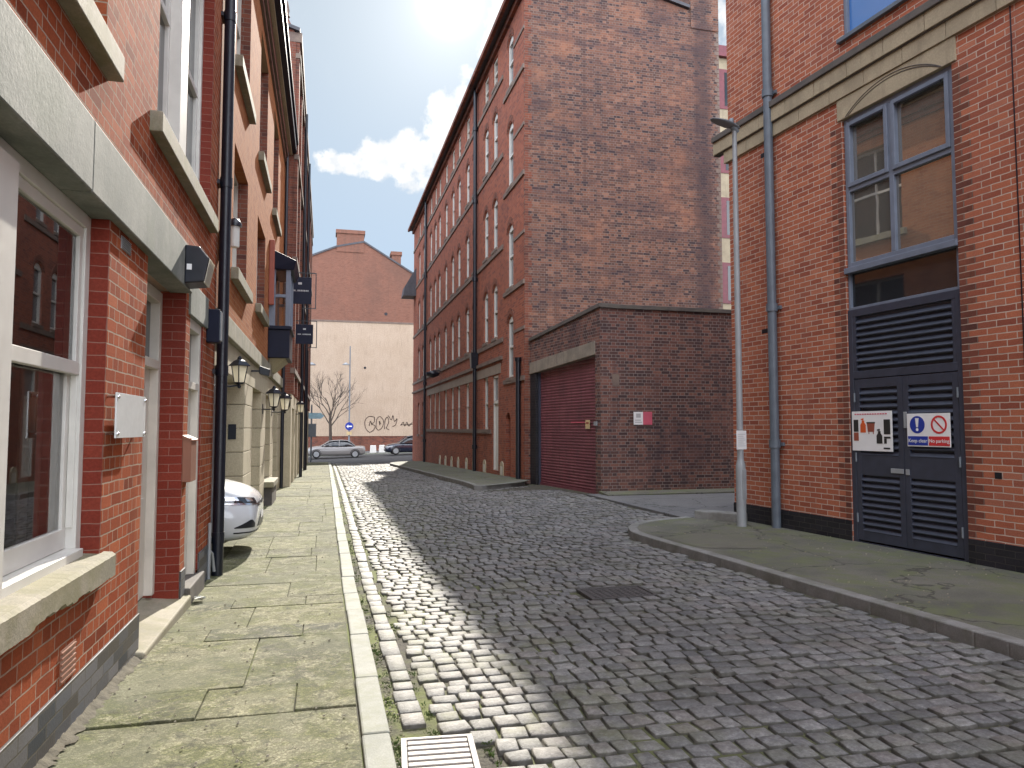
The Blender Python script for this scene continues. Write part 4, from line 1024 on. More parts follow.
# ================================================================== RIGHT RED BRICK BUILDING
RB = thing('brick_building', 'modern red brick building with grey window and black louvred doors on the near right', 'building', (6.89, 8.54, 0), radians(-85))
RE = -2.57
ops = [(0, 1.71, -.05, 5.87, 0, .10), (.06, 3.2, 7.0, 9.2, 0, .10), (5.6, 7.4, 3.2, 5.87, 0, .1), (5.6, 8.4, 7.0, 9.2, 0, .1), (.06, 3.2, 10.0, 12.2, 0, .1)]
m = MB(); F0.wall(m, RE, 16, -.3, 13.5, ops, .10)
m.quad((RE, 0, -.3), (RE, 10, -.3), (RE, 10, 13.5), (RE, 0, 13.5)); m.quad((16, 0, -.3), (16, 10, -.3), (16, 10, 13.5), (16, 0, 13.5)); m.quad((RE, 10, -.3), (16, 10, -.3), (16, 10, 13.5), (RE, 10, 13.5))
m.build('wall', M['brick_modern'], RB)
m = MB(); F0.box(m, RE - .1, 16, 13.5, 13.75, -.15, 10.1); m.build('roof', M['slate'], RB)
m = MB()
for a, b in ((RE - .012, -.002), (1.712, 16)): F0.box(m, a, b, -.3, .36, -.014, .05)
F0.box(m, RE - .012, RE + .05, -.3, .36, .05, 8)
m.build('plinth', M['brick_black'], RB, bevel=.004)
# darker bonded bricks beside the doorway
for u, sg in ((0, -1), (1.71, 1)):
    m = MB()
    for i in range(72):
        z = .375 + i * .075; l = .21 if i % 2 else .10
        a, b = sorted((u + sg * .002, u + sg * l)); F0.box(m, a, b, z + .006, z + .069, -.003, .03)
    m.build('jamb_bricks', M['brick_brown'], RB)
m = MB(); u = RE - .08; i = 0
while u < 16:
    l = .62; F0.box(m, u, u + l - .008, 6.16, 6.375, -.045, .05); F0.box(m, u - .25, u - .25 + l - .008, 6.38, 6.60, -.085, .05); u += l
m.build('stone_band', M['buff'], RB, bevel=.004)
m = MB(); F0.box(m, RE - .33, 16, 6.60, 6.70, -.12, .06); F0.box(m, RE - .33, 16, 6.365, 6.384, -.07, .05); m.build('flashing', M['darkstone'], RB, bevel=.01)
m = MB(); F0.box(m, -.06, 1.78, 5.862, 6.158, -.025, .1); m.build('lintel', M['buff'], RB, bevel=.006)
m = MB()
for k, off in enumerate((0, .045)):
    pts = arch(.10 + off, 1.60 - off * .3, 5.87, .25 - off * .8, 18); m.tube([(u, -.026, z) for u, z in pts], .007, 5)
m.build('arch_moulding', M['darkstone'], RB)
# window
def gridwin(parent, u0, u1, z0, z1, name='window', glassm='glass_tan'):
    w = MB(); d0, d1 = .03, .10; um = u0 + (u1 - u0) * .455; zm = z0 + (z1 - z0) * .52
    F0.box(w, u0, u0 + .06, z0, z1, d0, d1); F0.box(w, u1 - .06, u1, z0, z1, d0, d1); F0.box(w, u0 + .06, u1 - .06, z1 - .07, z1, d0, d1); F0.box(w, u0 + .06, u1 - .06, z0, z0 + .07, d0, d1)
    F0.box(w, um - .035, um + .035, z0 + .07, z1 - .07, d0 + .002, d1); F0.box(w, u0 + .06, u1 - .06, zm - .035, zm + .035, d0 + .004, d1)
    for a, b in ((u0 + .055, um - .03), (um + .03, u1 - .055)):
        F0.box(w, a, a + .055, zm + .03, z1 - .065, d0 - .02, d1); F0.box(w, b - .055, b, zm + .03, z1 - .065, d0 - .02, d1); F0.box(w, a + .055, b - .055, zm + .03, zm + .09, d0 - .02, d1); F0.box(w, a + .055, b - .055, z1 - .12, z1 - .065, d0 - .02, d1)
    o = w.build(name, M['bluegrey'], parent, bevel=.006)
    m = MB(); m.quad((u0 + .04, .075, z0 + .04), (u1 - .04, .075, z0 + .04), (u1 - .04, .075, z1 - .04), (u0 + .04, .075, z1 - .04)); m.build('pane', M[glassm], o, normals=False)
    return o
o = gridwin(RB, .012, 1.698, 3.78, 5.86)
m = MB(); F0.box(m, .0, 1.71, 3.70, 3.778, -.03, .1); m.build('sill', M['bluegrey'], o, bevel=.006)
m = MB()
for a, b in ((.15, .70), (.90, 1.55)): F0.box(m, a, b, 5.715, 5.74, .002, .02)
m.build('vent_strip', M['black'], o)
m = MB(); F0.box(m, .012, .05, 3.2, 3.70, .03, .1); F0.box(m, 1.66, 1.698, 3.2, 3.70, .03, .1); F0.box(m, .05, 1.66, 3.2, 3.235, .03, .1)
o = m.build('transom', M['bluegrey'], RB, bevel=.004); m = MB(); m.quad((.04, .07, 3.22), (1.67, .07, 3.22), (1.67, .07, 3.70), (.04, .07, 3.70)); m.build('pane', M['glass'], o, normals=False)
for (a, b, z0, z1) in ((.062, 3.198, 7.002, 9.198), (5.602, 8.398, 7.002, 9.198), (.062, 3.198, 10.002, 12.198), (5.602, 7.398, 3.202, 5.868)):
    w = MB(); F0.box(w, a, a + .06, z0, z1, .03, .10); F0.box(w, b - .06, b, z0, z1, .03, .1); F0.box(w, a + .06, b - .06, z0, z0 + .06, .03, .1); F0.box(w, a + .06, b - .06, z1 - .06, z1, .03, .1); F0.box(w, (a + b) / 2 - .03, (a + b) / 2 + .03, z0 + .06, z1 - .06, .032, .1)
    o = w.build('window', M['bluegrey'], RB, bevel=.005)
    m = MB(); m.quad((a + .04, .075, z0 + .04), (b - .04, .075, z0 + .04), (b - .04, .075, z1 - .04), (a + .04, .075, z1 - .04)); m.build('pane', M['glass_blue'], o, normals=False)
    m = MB(); F0.box(m, a - .06, b + .06, z0 - .06, z0, -.06, .1); m.build('sill', M['pipe_grey'], o, bevel=.006)
m = MB(); F0.box(m, .0, 1.71, -.05, .098, .012, .1); m.build('threshold', M['louvre'], RB)
# louvred doors
def louvres(m, u0, u1, z0, z1, n, d0=.02):
    p = (z1 - z0) / n
    for i in range(n):
        z = z0 + i * p; m.hexa([(u0, d0, z), (u1, d0, z), (u1, d0 + .035, z + p * .62), (u0, d0 + .035, z + p * .62)], [(u0, d0 - .004, z + p * .14), (u1, d0 - .004, z + p * .14), (u1, d0 + .035, z + p * .78), (u0, d0 + .035, z + p * .78)])
m = MB(); F0.box(m, .0, .075, .10, 3.2, .015, .1); F0.box(m, 1.635, 1.71, .10, 3.2, .015, .1); F0.box(m, .075, 1.635, 3.10, 3.2, .015, .1); F0.box(m, .075, 1.635, 2.26, 2.36, .015, .1)
m.build('door_frame', M['louvre'], RB, bevel=.004)
m = MB(); louvres(m, .13, 1.58, 2.40, 3.08, 8); F0.box(m, .075, .13, 2.36, 3.1, .02, .09); F0.box(m, 1.58, 1.635, 2.36, 3.1, .02, .09); F0.box(m, .13, 1.58, 2.36, 3.10, .07, .09); m.build('louvre_panel', M['louvre'], RB)
for a, b, h in ((.08, .852, 1), (.858, 1.63, -1)):
    m = MB(); F0.box(m, a, a + .08, .12, 2.25, .02, .06); F0.box(m, b - .08, b, .12, 2.25, .02, .06)
    for z0, z1 in ((.12, .24), (.98, 1.24), (2.13, 2.25)): F0.box(m, a + .08, b - .08, z0, z1, .021, .06)
    F0.box(m, a + .08, b - .08, .24, 2.13, .068, .08)
    d_ = m.build('louvred_door', M['louvre'], RB, bevel=.003)
    m = MB(); louvres(m, a + .08, b - .08, .24, .98, 9); louvres(m, a + .08, b - .08, 1.24, 2.13, 10); m.build('louvre', M['louvre'], d_)
    m = MB(); q = b - .06 if h > 0 else a + .01
    if h > 0: F0.box(m, q - .14, q + .05, 1.03, 1.09, .008, .02)
    else: F0.box(m, q, q + .045, 1.60, 1.80, .008, .02); m.build('keypad', M['galv'], d_, bevel=.003); m = MB(); F0.box(m, q + .01, q + .06, 1.02, 1.09, .006, .02)
    m.build('lock', M['galv'], d_, bevel=.003)
    for z in (.35, 1.15, 1.95): m = MB(); m.tube([(a + .004 if h > 0 else b - .004, .012, z), (a + .004 if h > 0 else b - .004, .012, z + .12)], .012, 8); m.build('hinge', M['grey_metal'], d_)
m = MB(); m.tube([(-1.42, -.09, .05), (-1.42, -.09, 13.4)], .068, 14)
for z in (1.3, 3.4, 6.8, 8.6): m.lathe([(.085, 0), (.085, .12)], (-1.42, -.09, z), 14); F0.box(m, -1.54, -1.30, z + .03, z + .08, -.04, 0)
m.build('drainpipe', M['pipe_grey'], RB)
m = MB(); F0.box(m, 2.425, 2.437, .36, 6.15, -.006, 0); m.build('expansion_joint', M['black'], RB)
m = MB(); F0.box(m, -1.78, -1.60, 3.10, 3.17, -.004, .02); F0.box(m, -1.72, -1.5, 5.93, 6.0, -.004, .02); F0.box(m, 2.05, 2.13, 1.05, 1.12, -.004, .02); m.build('weep_vent', M['black'], RB)

# warning signs on the doors
rz = radians(-85)
def rb_pt(u, d, z):
    a = rz; return (6.89 + u * cos(a) - d * sin(a), 8.54 + u * sin(a) + d * cos(a), z)
t_ = thing('hazard_sign', 'white sign with pictures of red and black containers on the left louvred door', 'sign', rb_pt(.04, .008, 1.30), rz)
m = MB(); m.box(0, .66, -.006, .0, 0, .52); m.build('board', M['signwhite'], t_)
m = MB()
for i in range(13): m.box(.05 + i * .042, .05 + i * .042 + .030, -.009, -.0062, .475, .49)
m.build('heading', M['signpink'], t_)
for q in ((.03, .11, .25, .41), (.53, .63, .22, .41), (.53, .57, .10, .164), (.53, .63, .165, .19), (.52, .62, .03, .05)): m = MB(); m.box(q[0], q[1], -.009, -.0062, q[2], q[3]); m.build('text_block', M['signblack'], t_)
m = MB(); m.box(.03, .11, -.009, -.0062, .13, .24); m.build('text_block', M['signbrown'], t_)
def bottle(m, x, z, s):
    m.prism([(x - .045 * s, -.009, z), (x + .045 * s, -.009, z), (x + .045 * s, -.009, z + .10 * s), (x + .02 * s, -.009, z + .135 * s), (x + .02 * s, -.009, z + .16 * s), (x - .02 * s, -.009, z + .16 * s), (x - .02 * s, -.009, z + .135 * s), (x - .045 * s, -.009, z + .10 * s)], (0, .003, 0))
    m.prism([(x - .035 * s, -.009, z + .165 * s), (x + .01 * s, -.009, z + .165 * s), (x + .01 * s, -.009, z + .19 * s), (x - .035 * s, -.009, z + .18 * s)], (0, .003, 0))
m = MB(); bottle(m, .19, .24, 1.0); m.build('red_bottle', M['signorange'], t_)
m = MB(); bottle(m, .455, .10, 1.0); m.build('black_bottle', M['signblack'], t_)
m = MB(); m.prism([(.27, -.009, .25), (.37, -.009, .25), (.385, -.009, .36), (.255, -.009, .36)], (0, .003, 0)); m.box(.28, .29, -.009, -.0062, .22, .25); m.box(.355, .365, -.009, -.0062, .22, .25); m.build('drum', M['signbrown'], t_)
m = MB(); m.box(.25, .39, -.0092, -.0062, .36, .378); m.build('drum_lid', M['signblack'], t_)
t_ = thing('warning_sign', 'white keep clear and no parking sign on the right louvred door', 'sign', rb_pt(.925, .008, 1.375), rz)
m = MB(); m.box(0, .60, -.006, 0, 0, .40); m.build('board', M['signwhite'], t_, bevel=.002)
m = MB(); m.lathe([(.105, -.009), (.105, -.0062)], (.15, 0, .265), 32, 'y', smooth=False); m.build('blue_disc', M['signblue'], t_)
m = MB(); m.prism([(.125, -.0115, .345), (.175, -.0115, .345), (.162, -.0115, .235), (.138, -.0115, .235)], (0, .002, 0)); m.lathe([(.018, -.0115), (.018, -.0095)], (.15, 0, .205), 14, 'y', smooth=False); m.build('exclamation_mark', M['signwhite'], t_)
m = MB()
for k in range(36):
    a0, a1 = 2 * pi * k / 36, 2 * pi * (k + 1) / 36
    q = [(.45 + r * cos(a), -.009, .265 + r * sin(a)) for r, a in ((.085, a0), (.108, a0), (.108, a1), (.085, a1))]; m.prism(q, (0, .0028, 0))
c_, s_ = cos(radians(-45)), sin(radians(-45))
m.prism([(.45 + x * c_ - z * s_, -.0092, .265 + x * s_ + z * c_) for x, z in ((-.09, -.009), (.09, -.009), (.09, .009), (-.09, .009))], (0, .0028, 0))
m.build('prohibition_ring', M['signred'], t_)
m = MB(); m.box(.012, .293, -.009, -.0062, .015, .125); m.build('blue_panel', M['signblue'], t_)
m = MB(); m.box(.307, .588, -.009, -.0062, .015, .125); m.build('red_panel', M['signred'], t_)
text('keep_clear', 'Keep clear', .062, M['signwhite'], t_, (.152, -.0105, .07), (radians(90), 0, 0), bold=.0003)
text('no_parking', 'No parking', .060, M['signwhite'], t_, (.447, -.0105, .07), (radians(90), 0, 0), bold=.0003)

# street lamp
t_ = thing('street_lamp', 'slim galvanised street lamp post at the corner of the red brick building', 'street lamp', (6.25, 10.22, .085), radians(15))
m = MB(); m.lathe([(.074, 0), (.074, .86), (.074, .92), (.068, .96), (.052, 1.02), (.050, 1.05), (.046, 3.5), (.036, 6.20), (.036, 6.24)], n=18); m.build('pole', M['galv'], t_)
m = MB(); m.box(-.04, .04, -.079, -.06, .42, .88); m.build('access_door', M['galv'], t_, bevel=.004)
m = MB(); m.tube([(.05, 0, 6.22), (0, 0, 6.27), (-.06, 0, 6.31)], [.05, .055, .05], 10)
secs = [(.10, .03, .02), (.02, .06, .045), (-.12, .10, .06), (-.28, .10, .05), (-.42, .075, .03), (-.50, .03, .012)]
vs = []; n = 12
for x, wy, hz in secs:
    for k in range(n):
        a = 2 * pi * k / n; vs.append((x, wy * cos(a), 6.30 - x * .06 + (hz * sin(a) if sin(a) > 0 else hz * .45 * sin(a))))
m.add(vs, [(i * n + k, i * n + (k + 1) % n, (i + 1) * n + (k + 1) % n, (i + 1) * n + k) for i in range(len(secs) - 1) for k in range(n)], True)
m.add(vs[:n], [tuple(range(n))]); m.add(vs[-n:], [tuple(range(n))])
m.lathe([(.035, 0), (.035, .05), (.02, .06)], (-.06, 0, 6.37), 10)
m.build('lamp_head', M['grey_metal'], t_)
t_ = thing('post_notice', 'white paper notice strapped to the galvanised lamp post', 'notice', (6.22, 10.22, 1.27), radians(15))
m = MB(); m.box(-.105, .105, -.066, -.060, 0, .29); m.build('sheet', M['signwhite'], t_, bevel=.002)
m = MB()
for i in range(7): m.box(-.08, .08 - .02 * (i % 3), -.0675, -.066, .05 + i * .03, .058 + i * .03)
m.build('print', M['signgrey'], t_)
m = MB(); m.lathe([(.0625, 0), (.0625, .015)], (0, 0, .06), 16); m.lathe([(.0625, 0), (.0625, .015)], (0, 0, .22), 16); m.build('strap', M['grey_metal'], t_)

# ================================================================== BUILDING BEHIND
AB = thing('apartment_block', 'cream banded block with dark red windows glimpsed behind the mill end wall', 'building', (13.0, 30.0, 0))
m = MB(); F0.box(m, -.5, 16, -1.5, 19.2, 0, 10); m.build('wall', M['buff'], AB)
m = MB(); F0.box(m, -.6, 16.1, 18.9, 19.4, -.2, 10.2); m.build('cornice', M['redframe'], AB)
for k in range(6):
    for u in (1.2, 4.45, 7.6):
        z = 1.2 + k * 3.05; m = MB(); F0.box(m, u, u + 2.2, z, z + 1.9, -.03, .01); 
        o = m.build('window', M['redframe'], AB)
        for a in (.1, 1.16): m = MB(); F0.box(m, u + a + .3, u + a + .9, z + .15, z + 1.75, -.036, -.028); m.build('pane', M['glass'], o)

# ================================================================== GABLE HOUSE ACROSS THE FAR ROAD
GH = thing('gable_building', 'brick gable end with cream painted lower wall across the far road', 'building', (0, 72, 0))
zs = 11.85
outline = [(-9, zs), (14, zs), (14, 13.3), (3.42, 19.6), (.84, 19.0), (-1.8, 17.85), (-9, 14.9)]
m = MB(); m.add([(x, 0, z) for x, z in outline], [tuple(range(7))]); m.quad((-9, 0, -1.5), (-9, 12, -1.5), (-9, 12, 14.9), (-9, 0, 14.9)); m.quad((14, 0, -1.5), (14, 12, -1.5), (14, 12, 13.3), (14, 0, 13.3)); m.build('brick_gable', M['brick_gable'], GH)
m = MB(); m.quad((-9, 0, .82), (14, 0, .82), (14, 0, zs), (-9, 0, zs)); m.build('rendered_wall', M['render'], GH)
m = MB(); m.quad((-9, -.002, -1.6), (14, -.002, -1.6), (14, -.002, .82), (-9, -.002, .82)); F0.box(m, -9, 14, .79, .83, -.03, .02); m.build('plinth', M['brick_brown'], GH)
m = MB(); F0.box(m, -9, 14, zs - .08, zs + .08, -.05, .02); m.build('string_course', M['millstone'], GH)
m = MB()
for (xa, za), (xb, zb) in zip(outline[2:], outline[3:]): m.hexa([(xa, -.1, za), (xb, -.1, zb), (xb, 12, zb), (xa, 12, za)], [(xa, -.1, za + .18), (xb, -.1, zb + .18), (xb, 12, zb + .18), (xa, 12, za + .18)])
m.build('roof', M['slate'], GH)
m = MB(); F0.box(m, .84, 3.42, 18.6, 20.5, -.06, 1.6); F0.box(m, .74, 3.52, 20.4, 20.75, -.16, 1.7); m.build('chimney', M['brick_gable'], GH)
m = MB(); F0.box(m, 6.2, 7.1, 16, 19.0, 1.0, 2.4); F0.box(m, 6.1, 7.2, 18.8, 19.15, .9, 2.5); m.build('chimney', M['brick_gable'], GH)
def ribbon(m, pts, w=.07):
    for (xa, za), (xb, zb) in zip(pts, pts[1:]):
        d = Vector((xb - xa, zb - za)); 
        if d.length < 1e-4: continue
        n_ = Vector((-d.y, d.x)).normalized() * w / 2; e = d.normalized() * w * .3
        m.prism([(xa - e.x + n_.x, -.012, za - e.y + n_.y), (xb + e.x + n_.x, -.012, zb + e.y + n_.y), (xb + e.x - n_.x, -.012, zb + e.y - n_.y), (xa - e.x - n_.x, -.012, za - e.y - n_.y)], (0, .008, 0))
def spl(c, n=14):
    out = []
    for i in range(len(c) - 1):
        p0, p1, p2, p3 = [Vector(c[max(0, min(len(c) - 1, i + k))]) for k in (-1, 0, 1, 2)]
        for j in range(n):
            t = j / n; q = .5 * ((2 * p1) + (p2 - p0) * t + (2 * p0 - 5 * p1 + 4 * p2 - p3) * t * t + (3 * p1 - p0 - 3 * p2 + p3) * t ** 3); out.append((q.x, q.y))
    return out
gx, gz = 3.62, 1.30
gr = [MB() for _ in range(7)]
for q, c in enumerate(([(1.0, 1.35), (.45, 1.4), (.1, 1.0), (.15, .35), (.5, -.1), (.9, .1), (1.05, .5), (.7, .7), (.95, .85), (1.0, 1.35)], [(1.15, .3), (1.2, 1.1), (1.5, 1.4), (1.85, 1.0), (1.75, .4), (1.4, .1), (1.15, .3)], [(1.5, .6), (1.45, .95), (1.6, .7)], [(1.95, .2), (2.0, 1.0), (2.2, 1.35), (2.35, .9), (2.15, .3), (2.4, .15)], [(2.3, 1.5), (2.6, 1.1), (2.75, 1.5), (2.9, .95), (3.15, 1.2), (3.0, .6), (2.7, .45)], [(.5, .5), (.6, .95), (.75, .6)],
          [(3.5, .55), (3.75, .85), (3.9, .5), (4.1, .85), (4.3, .5), (4.6, .8), (4.9, .6)], [(3.5, .62), (4.2, .62), (4.9, .7)])):
    ribbon(gr[(0, 1, 2, 3, 4, 0, 5, 5)[q] if q < 8 else 6], [(gx + x, gz + z) for x, z in spl(c)], .06)
for m in gr: m.build('graffiti', M['graffiti'], GH)
m = MB(); m.lathe([(.12, -.03), (.12, .0)], (3.65, 0, 7.4), 10, 'y'); m.lathe([(.16, -.03), (.16, 0)], (5.6, 0, 12.7), 10, 'y'); m.build('wall_tie', M['black'], GH)

# ================================================================== CARS
def loft(sts, n_sub=2):
    """sts: x, z_bot, z_low, z_belt, z_top, w_bot, w_belt, w_top -> closed symmetric body"""
    V = []; n = 12
    for x, zb, zl_, zm, zt_, wb, wm, wt in sts:
        ring = [(0, zb), (wb * .9, zb), (wb, zl_), (wm, (zl_ + zm) / 2 + .02), (wm * .985, zm), (wt, zt_ - .012), (0, zt_ + .012)]
        full = ring + [(-y, z) for y, z in reversed(ring[1:-1])]
        V += [(x, y, z) for y, z in full]
    k = 12; F = []
    for i in range(len(sts) - 1):
        for j in range(k): F.append((i * k + j, i * k + (j + 1) % k, (i + 1) * k + (j + 1) % k, (i + 1) * k + j))
    F.append(tuple(range(k))); F.append(tuple(range((len(sts) - 1) * k, len(sts) * k)))
    return V, F
def car(label, paint, loc, rz, cat='car', detail=False, L=4.3, H=1.47, sedan=False):
    root = thing('parked_car', label, cat, loc, rz)
    # nose at x=0, tail at -L
    st = [(0.0, .34, .40, .52, .64, .40, .50, .38), (-.045, .25, .36, .54, .72, .66, .68, .56), (-.16, .20, .32, .57, .80, .78, .80, .66), (-.40, .18, .30, .62, .875, .85, .87, .72), (-.80, .18, .30, .68, .95, .88, .895, .76), (-1.15, .18, .30, .72, .99, .88, .90, .78),
          (-1.9, .18, .30, .76, .95, .89, .905, .80), (-3.0, .18, .30, .78, .95, .89, .905, .80), (-L + .55, .20, .32, .80, .98, .87, .89, .76), (-L + .12, .26, .36, .78, .96, .80, .83, .70), (-L, .36, .44, .70, .86, .70, .72, .62)]
    if detail: st = [(x, a, b, .5 + (c - .5) * 1.2, .5 + (d - .5) * 1.14, e, f, g) for x, a, b, c, d, e, f, g in st]
    V, F = loft(st); m = MB(); m.add(V, F, True); body = m.build('body', paint, root)
    sub = body.modifiers.new('smooth', 'SUBSURF'); sub.levels = 2; sub.render_levels = 3 if detail else 2
    # cabin glass and roof
    tr = -L + (.75 if sedan else .25)
    cab = [(-1.12, .90, .90, .92, .935, .60, .72, .55), (-1.45, .88, .92, 1.02, 1.16, .80, .77, .62), (-1.95, .88, .93, 1.10, H - .07, .82, .78, .60), (-2.6, .88, .93, 1.12, H - .03, .82, .78, .60), (-3.2, .88, .93, 1.1, H - .06, .81, .77, .58), (tr + .35, .88, .92, 1.05, H - (.20 if sedan else .12), .78, .74, .55), (tr, .88, .90, .94, 1.0, .70, .66, .50)]
    V, F = loft(cab); m = MB(); m.add(V, F, True); gl = m.build('window_glass', M['glass'], root); gl.modifiers.new('smooth', 'SUBSURF').render_levels = 2; gl.modifiers['smooth'].levels = 2
    m = MB(); rv = []; xs = [-1.85, -2.2, -2.7, -3.2, tr + .45]; zz = [H - .085, H - .035, H - .008, H - .03, H - .13 - (.06 if sedan else 0)]
    for x, z in zip(xs, zz):
        for y in (-.60, -.56, -.3, 0, .3, .56, .60): rv.append((x, y, z + .018 - (.05 if abs(y) > .58 else .012 * abs(y))))
    m.add(rv, [(i * 7 + j, i * 7 + j + 1, (i + 1) * 7 + j + 1, (i + 1) * 7 + j) for i in range(4) for j in range(6)], True); m.build('roof', paint, root)
    m = MB()
    for s in (-1, 1):
        for pts in ([(-1.2, .74, .96), (-1.9, .60, H - .09)], [(-2.6, .80, .95), (-2.62, .615, H - .05)], [(tr + .1, .68, .98), (tr + .45, .58, H - .16)]): m.tube([(x, y * s, z) for x, y, z in pts], .03, 6)
    m.build('pillars', paint, root)
    for x in (-.85, -L + .85):
        for s in (-1, 1):
            m = MB(); m.lathe([(.20, -.10), (.30, -.105), (.32, -.07), (.32, .07), (.30, .105), (.20, .10)], (x, s * .80, .32), 24, 'y'); w = m.build('wheel', M['rubber'], root)
            m = MB(); m.lathe([(.02, s * .085), (.20, s * .09), (.215, s * .108)], (x, s * .80, .32), 20, 'y')
            for q in range(5):
                a = 2 * pi * q / 5; m.prism([(x + .03 * cos(a + 1.2), s * .8 + s * .10, .32 + .03 * sin(a + 1.2)), (x + .20 * cos(a + .12), s * .8 + s * .10, .32 + .20 * sin(a + .12)), (x + .20 * cos(a - .12), s * .8 + s * .10, .32 + .20 * sin(a - .12)), (x + .03 * cos(a - 1.2), s * .8 + s * .10, .32 + .03 * sin(a - 1.2))], (0, s * .012, 0))
            m.build('rim', M['galv'], w)
            m = MB(); ar = [(x + .37 * cos(a), s * .902, .33 + .37 * sin(a)) for a in [pi * k / 12 for k in range(13)]]
            m.tube(ar, .018, 6); m.build('wheel_arch', M['black'] if not detail else paint, root)
    for s in (-1, 1):
        m = MB(); m.lathe([(.01, -.09), (.07, -.06), (.085, 0), (.07, .05), (.02, .06)], (-1.45, s * .98, .98), 10, 'x'); m.tube([(-1.45, s * .84, .95), (-1.45, s * .95, .97)], .02, 6); m.build('mirror', paint, root)
    # patches wrapped onto the painted shell
    bpy.context.view_layer.update(); dg = bpy.context.evaluated_depsgraph_get(); bv = BVHTree.FromObject(body, dg)
    def patch(name, mat, a0, a1, zlo, zhi, n=16, mz=4, off=.006, c=-.95, parent=root):
        vs = []
        for i in range(n + 1):
            f = i / n; a = radians(a0 + (a1 - a0) * f)
            for j in range(mz + 1):
                z = zlo(f) + (zhi(f) - zlo(f)) * j / mz; d = Vector((cos(a), sin(a), 0)); o_ = Vector((c, 0, z)) + d * 4
                hit = bv.ray_cast(o_, -d)
                p = hit[0] + hit[1] * off if hit[0] else Vector((c, 0, z)); vs.append(p)
        k = mz + 1; m = MB(); m.add(vs, [(i * k + j, (i + 1) * k + j, (i + 1) * k + j + 1, i * k + j + 1) for i in range(n) for j in range(mz)], True)
        return m.build(name, mat, parent, normals=False)
    L_ = lambda a, b: (lambda f: a + (b - a) * f)
    for s in (-1, 1):
        k = .065 if detail else 0
        h = patch('headlight', M['glass'] if detail else M['galv'], s * 66, s * 26, L_(.655 + k, .595 + k), L_(.745 + k, .675 + k))
        if detail:
            patch('lamp_lens', M['chrome'], s * 54, s * 45, L_(.665 + k, .66 + k), L_(.715 + k, .705 + k), off=.012, parent=h); patch('chrome_strip', M['chrome'], s * 64, s * 3, L_(.635 + k, .555 + k), L_(.65 + k, .575 + k), off=.010, parent=h); patch('lamp_lens', M['chrome'], s * 39, s * 32, L_(.64 + k, .635 + k), L_(.685 + k, .68 + k), off=.012, parent=h)
        patch('fog_intake', M['black'], s * 50, s * 33, lambda f: .385 - .01 * f, lambda f: .395 + .085 * min(1, f * 1.6) * (1 if f < .75 else 1 - (f - .75) * 2.5))
        patch('air_intake', M['black'], s * 26, s * 9, lambda f: .36, lambda f: .365 + .10 * min(1, f * 1.8))
        patch('lower_lip', M['black'], s * 50, s * 2, L_(.318, .30), L_(.334, .318), off=.008)
    patch('grille', M['black'], -24, 24, L_(.56 + k, .56 + k), L_(.61 + k, .61 + k))
    patch('bumper_grille', M['black'], -11, 11, L_(.33, .33), L_(.43, .43))
    patch('number_plate', M['signwhite'], -10.5, 10.5, L_(.44, .44), L_(.53, .53), off=.012)
    return root
car('white hatchback with its nose poking out from behind the black downpipe', M['car_white'], (-.84, 10.88, zg(-1.25, 10.9) + .06), 0, detail=True)
car('grey saloon parked facing left on the far road', M['car_grey'], (-1.5, 61.2, zg(1, 61.2) + .02), radians(181), sedan=True, L=4.7, H=1.45)
bc = car('dark blue hatchback on the far road, half hidden by the mill', M['car_dark'], (4.85, 62.6, zg(7.0, 62.6) + .02), radians(182), L=4.3, H=1.6)

# ================================================================== FAR STREET FURNITURE
def far_lamp(label, x, y, h, arm):
    t = thing('street_lamp', label, 'street lamp', (x, y, zg(x, y) + .1))
    m = MB(); m.lathe([(.11, 0), (.11, 1.2), (.07, 1.3), (.05, h)], n=10); m.tube([(0, 0, h * .82), (arm * .6, 0, h * .83), (arm, 0, h * .83)], .035, 6); m.build('pole', M['grey_metal'], t)
    m = MB(); m.lathe([(.30, -.02), (.32, .03), (.12, .14), (.03, .2)], (arm, 0, h * .83 - .05), 12); m.build('lamp_head', M['galv'], t)
far_lamp('tall thin far lamp post rising in front of the cream gable wall', 2.08, 66.9, 9.6, -.35)
far_lamp('far lamp post at the end of the left pavement', -1.5, 58.0, 8.7, .45)
t_ = thing('traffic_sign', 'round blue arrow sign on the lamp post before the cream gable wall', 'sign', (2.08, 66.75, 1.75))
m = MB(); m.lathe([(.36, -.02), (.36, .0)], (0, 0, 0), 24, 'y', smooth=False); m.build('disc', M['signblue'], t_)
m = MB(); m.prism([(-.26, -.03, 0), (-.08, -.03, .15), (-.08, -.03, .055), (.24, -.03, .055), (.24, -.03, -.055), (-.08, -.03, -.055), (-.08, -.03, -.15)], (0, .008, 0)); m.build('arrow', M['signwhite'], t_)
m = MB(); m.box(-.22, .22, -.02, .0, -.75, -.48); m.build('plate', M['tan'], t_)
t_ = thing('sign_post', 'post with pale blue finger sign and grey board at the pavement end', 'sign post', (-.80, 46.2, zg(-.8, 46.2) - .65))
m = MB(); m.lathe([(.05, 0), (.045, 4.2)], n=10); m.build('post', M['grey_metal'], t_)
m = MB(); m.prism([(-.25, -.07, 3.35), (.55, -.07, 3.35), (.75, -.07, 3.52), (.55, -.07, 3.7), (-.25, -.07, 3.7)], (0, .02, 0)); m.build('finger', plain('pale_blue_sign', (.38, .62, .72), .4), t_)
m = MB(); m.box(-.3, .28, -.075, -.05, 2.25, 3.05); m.build('board', M['grey_metal'], t_, bevel=.01)
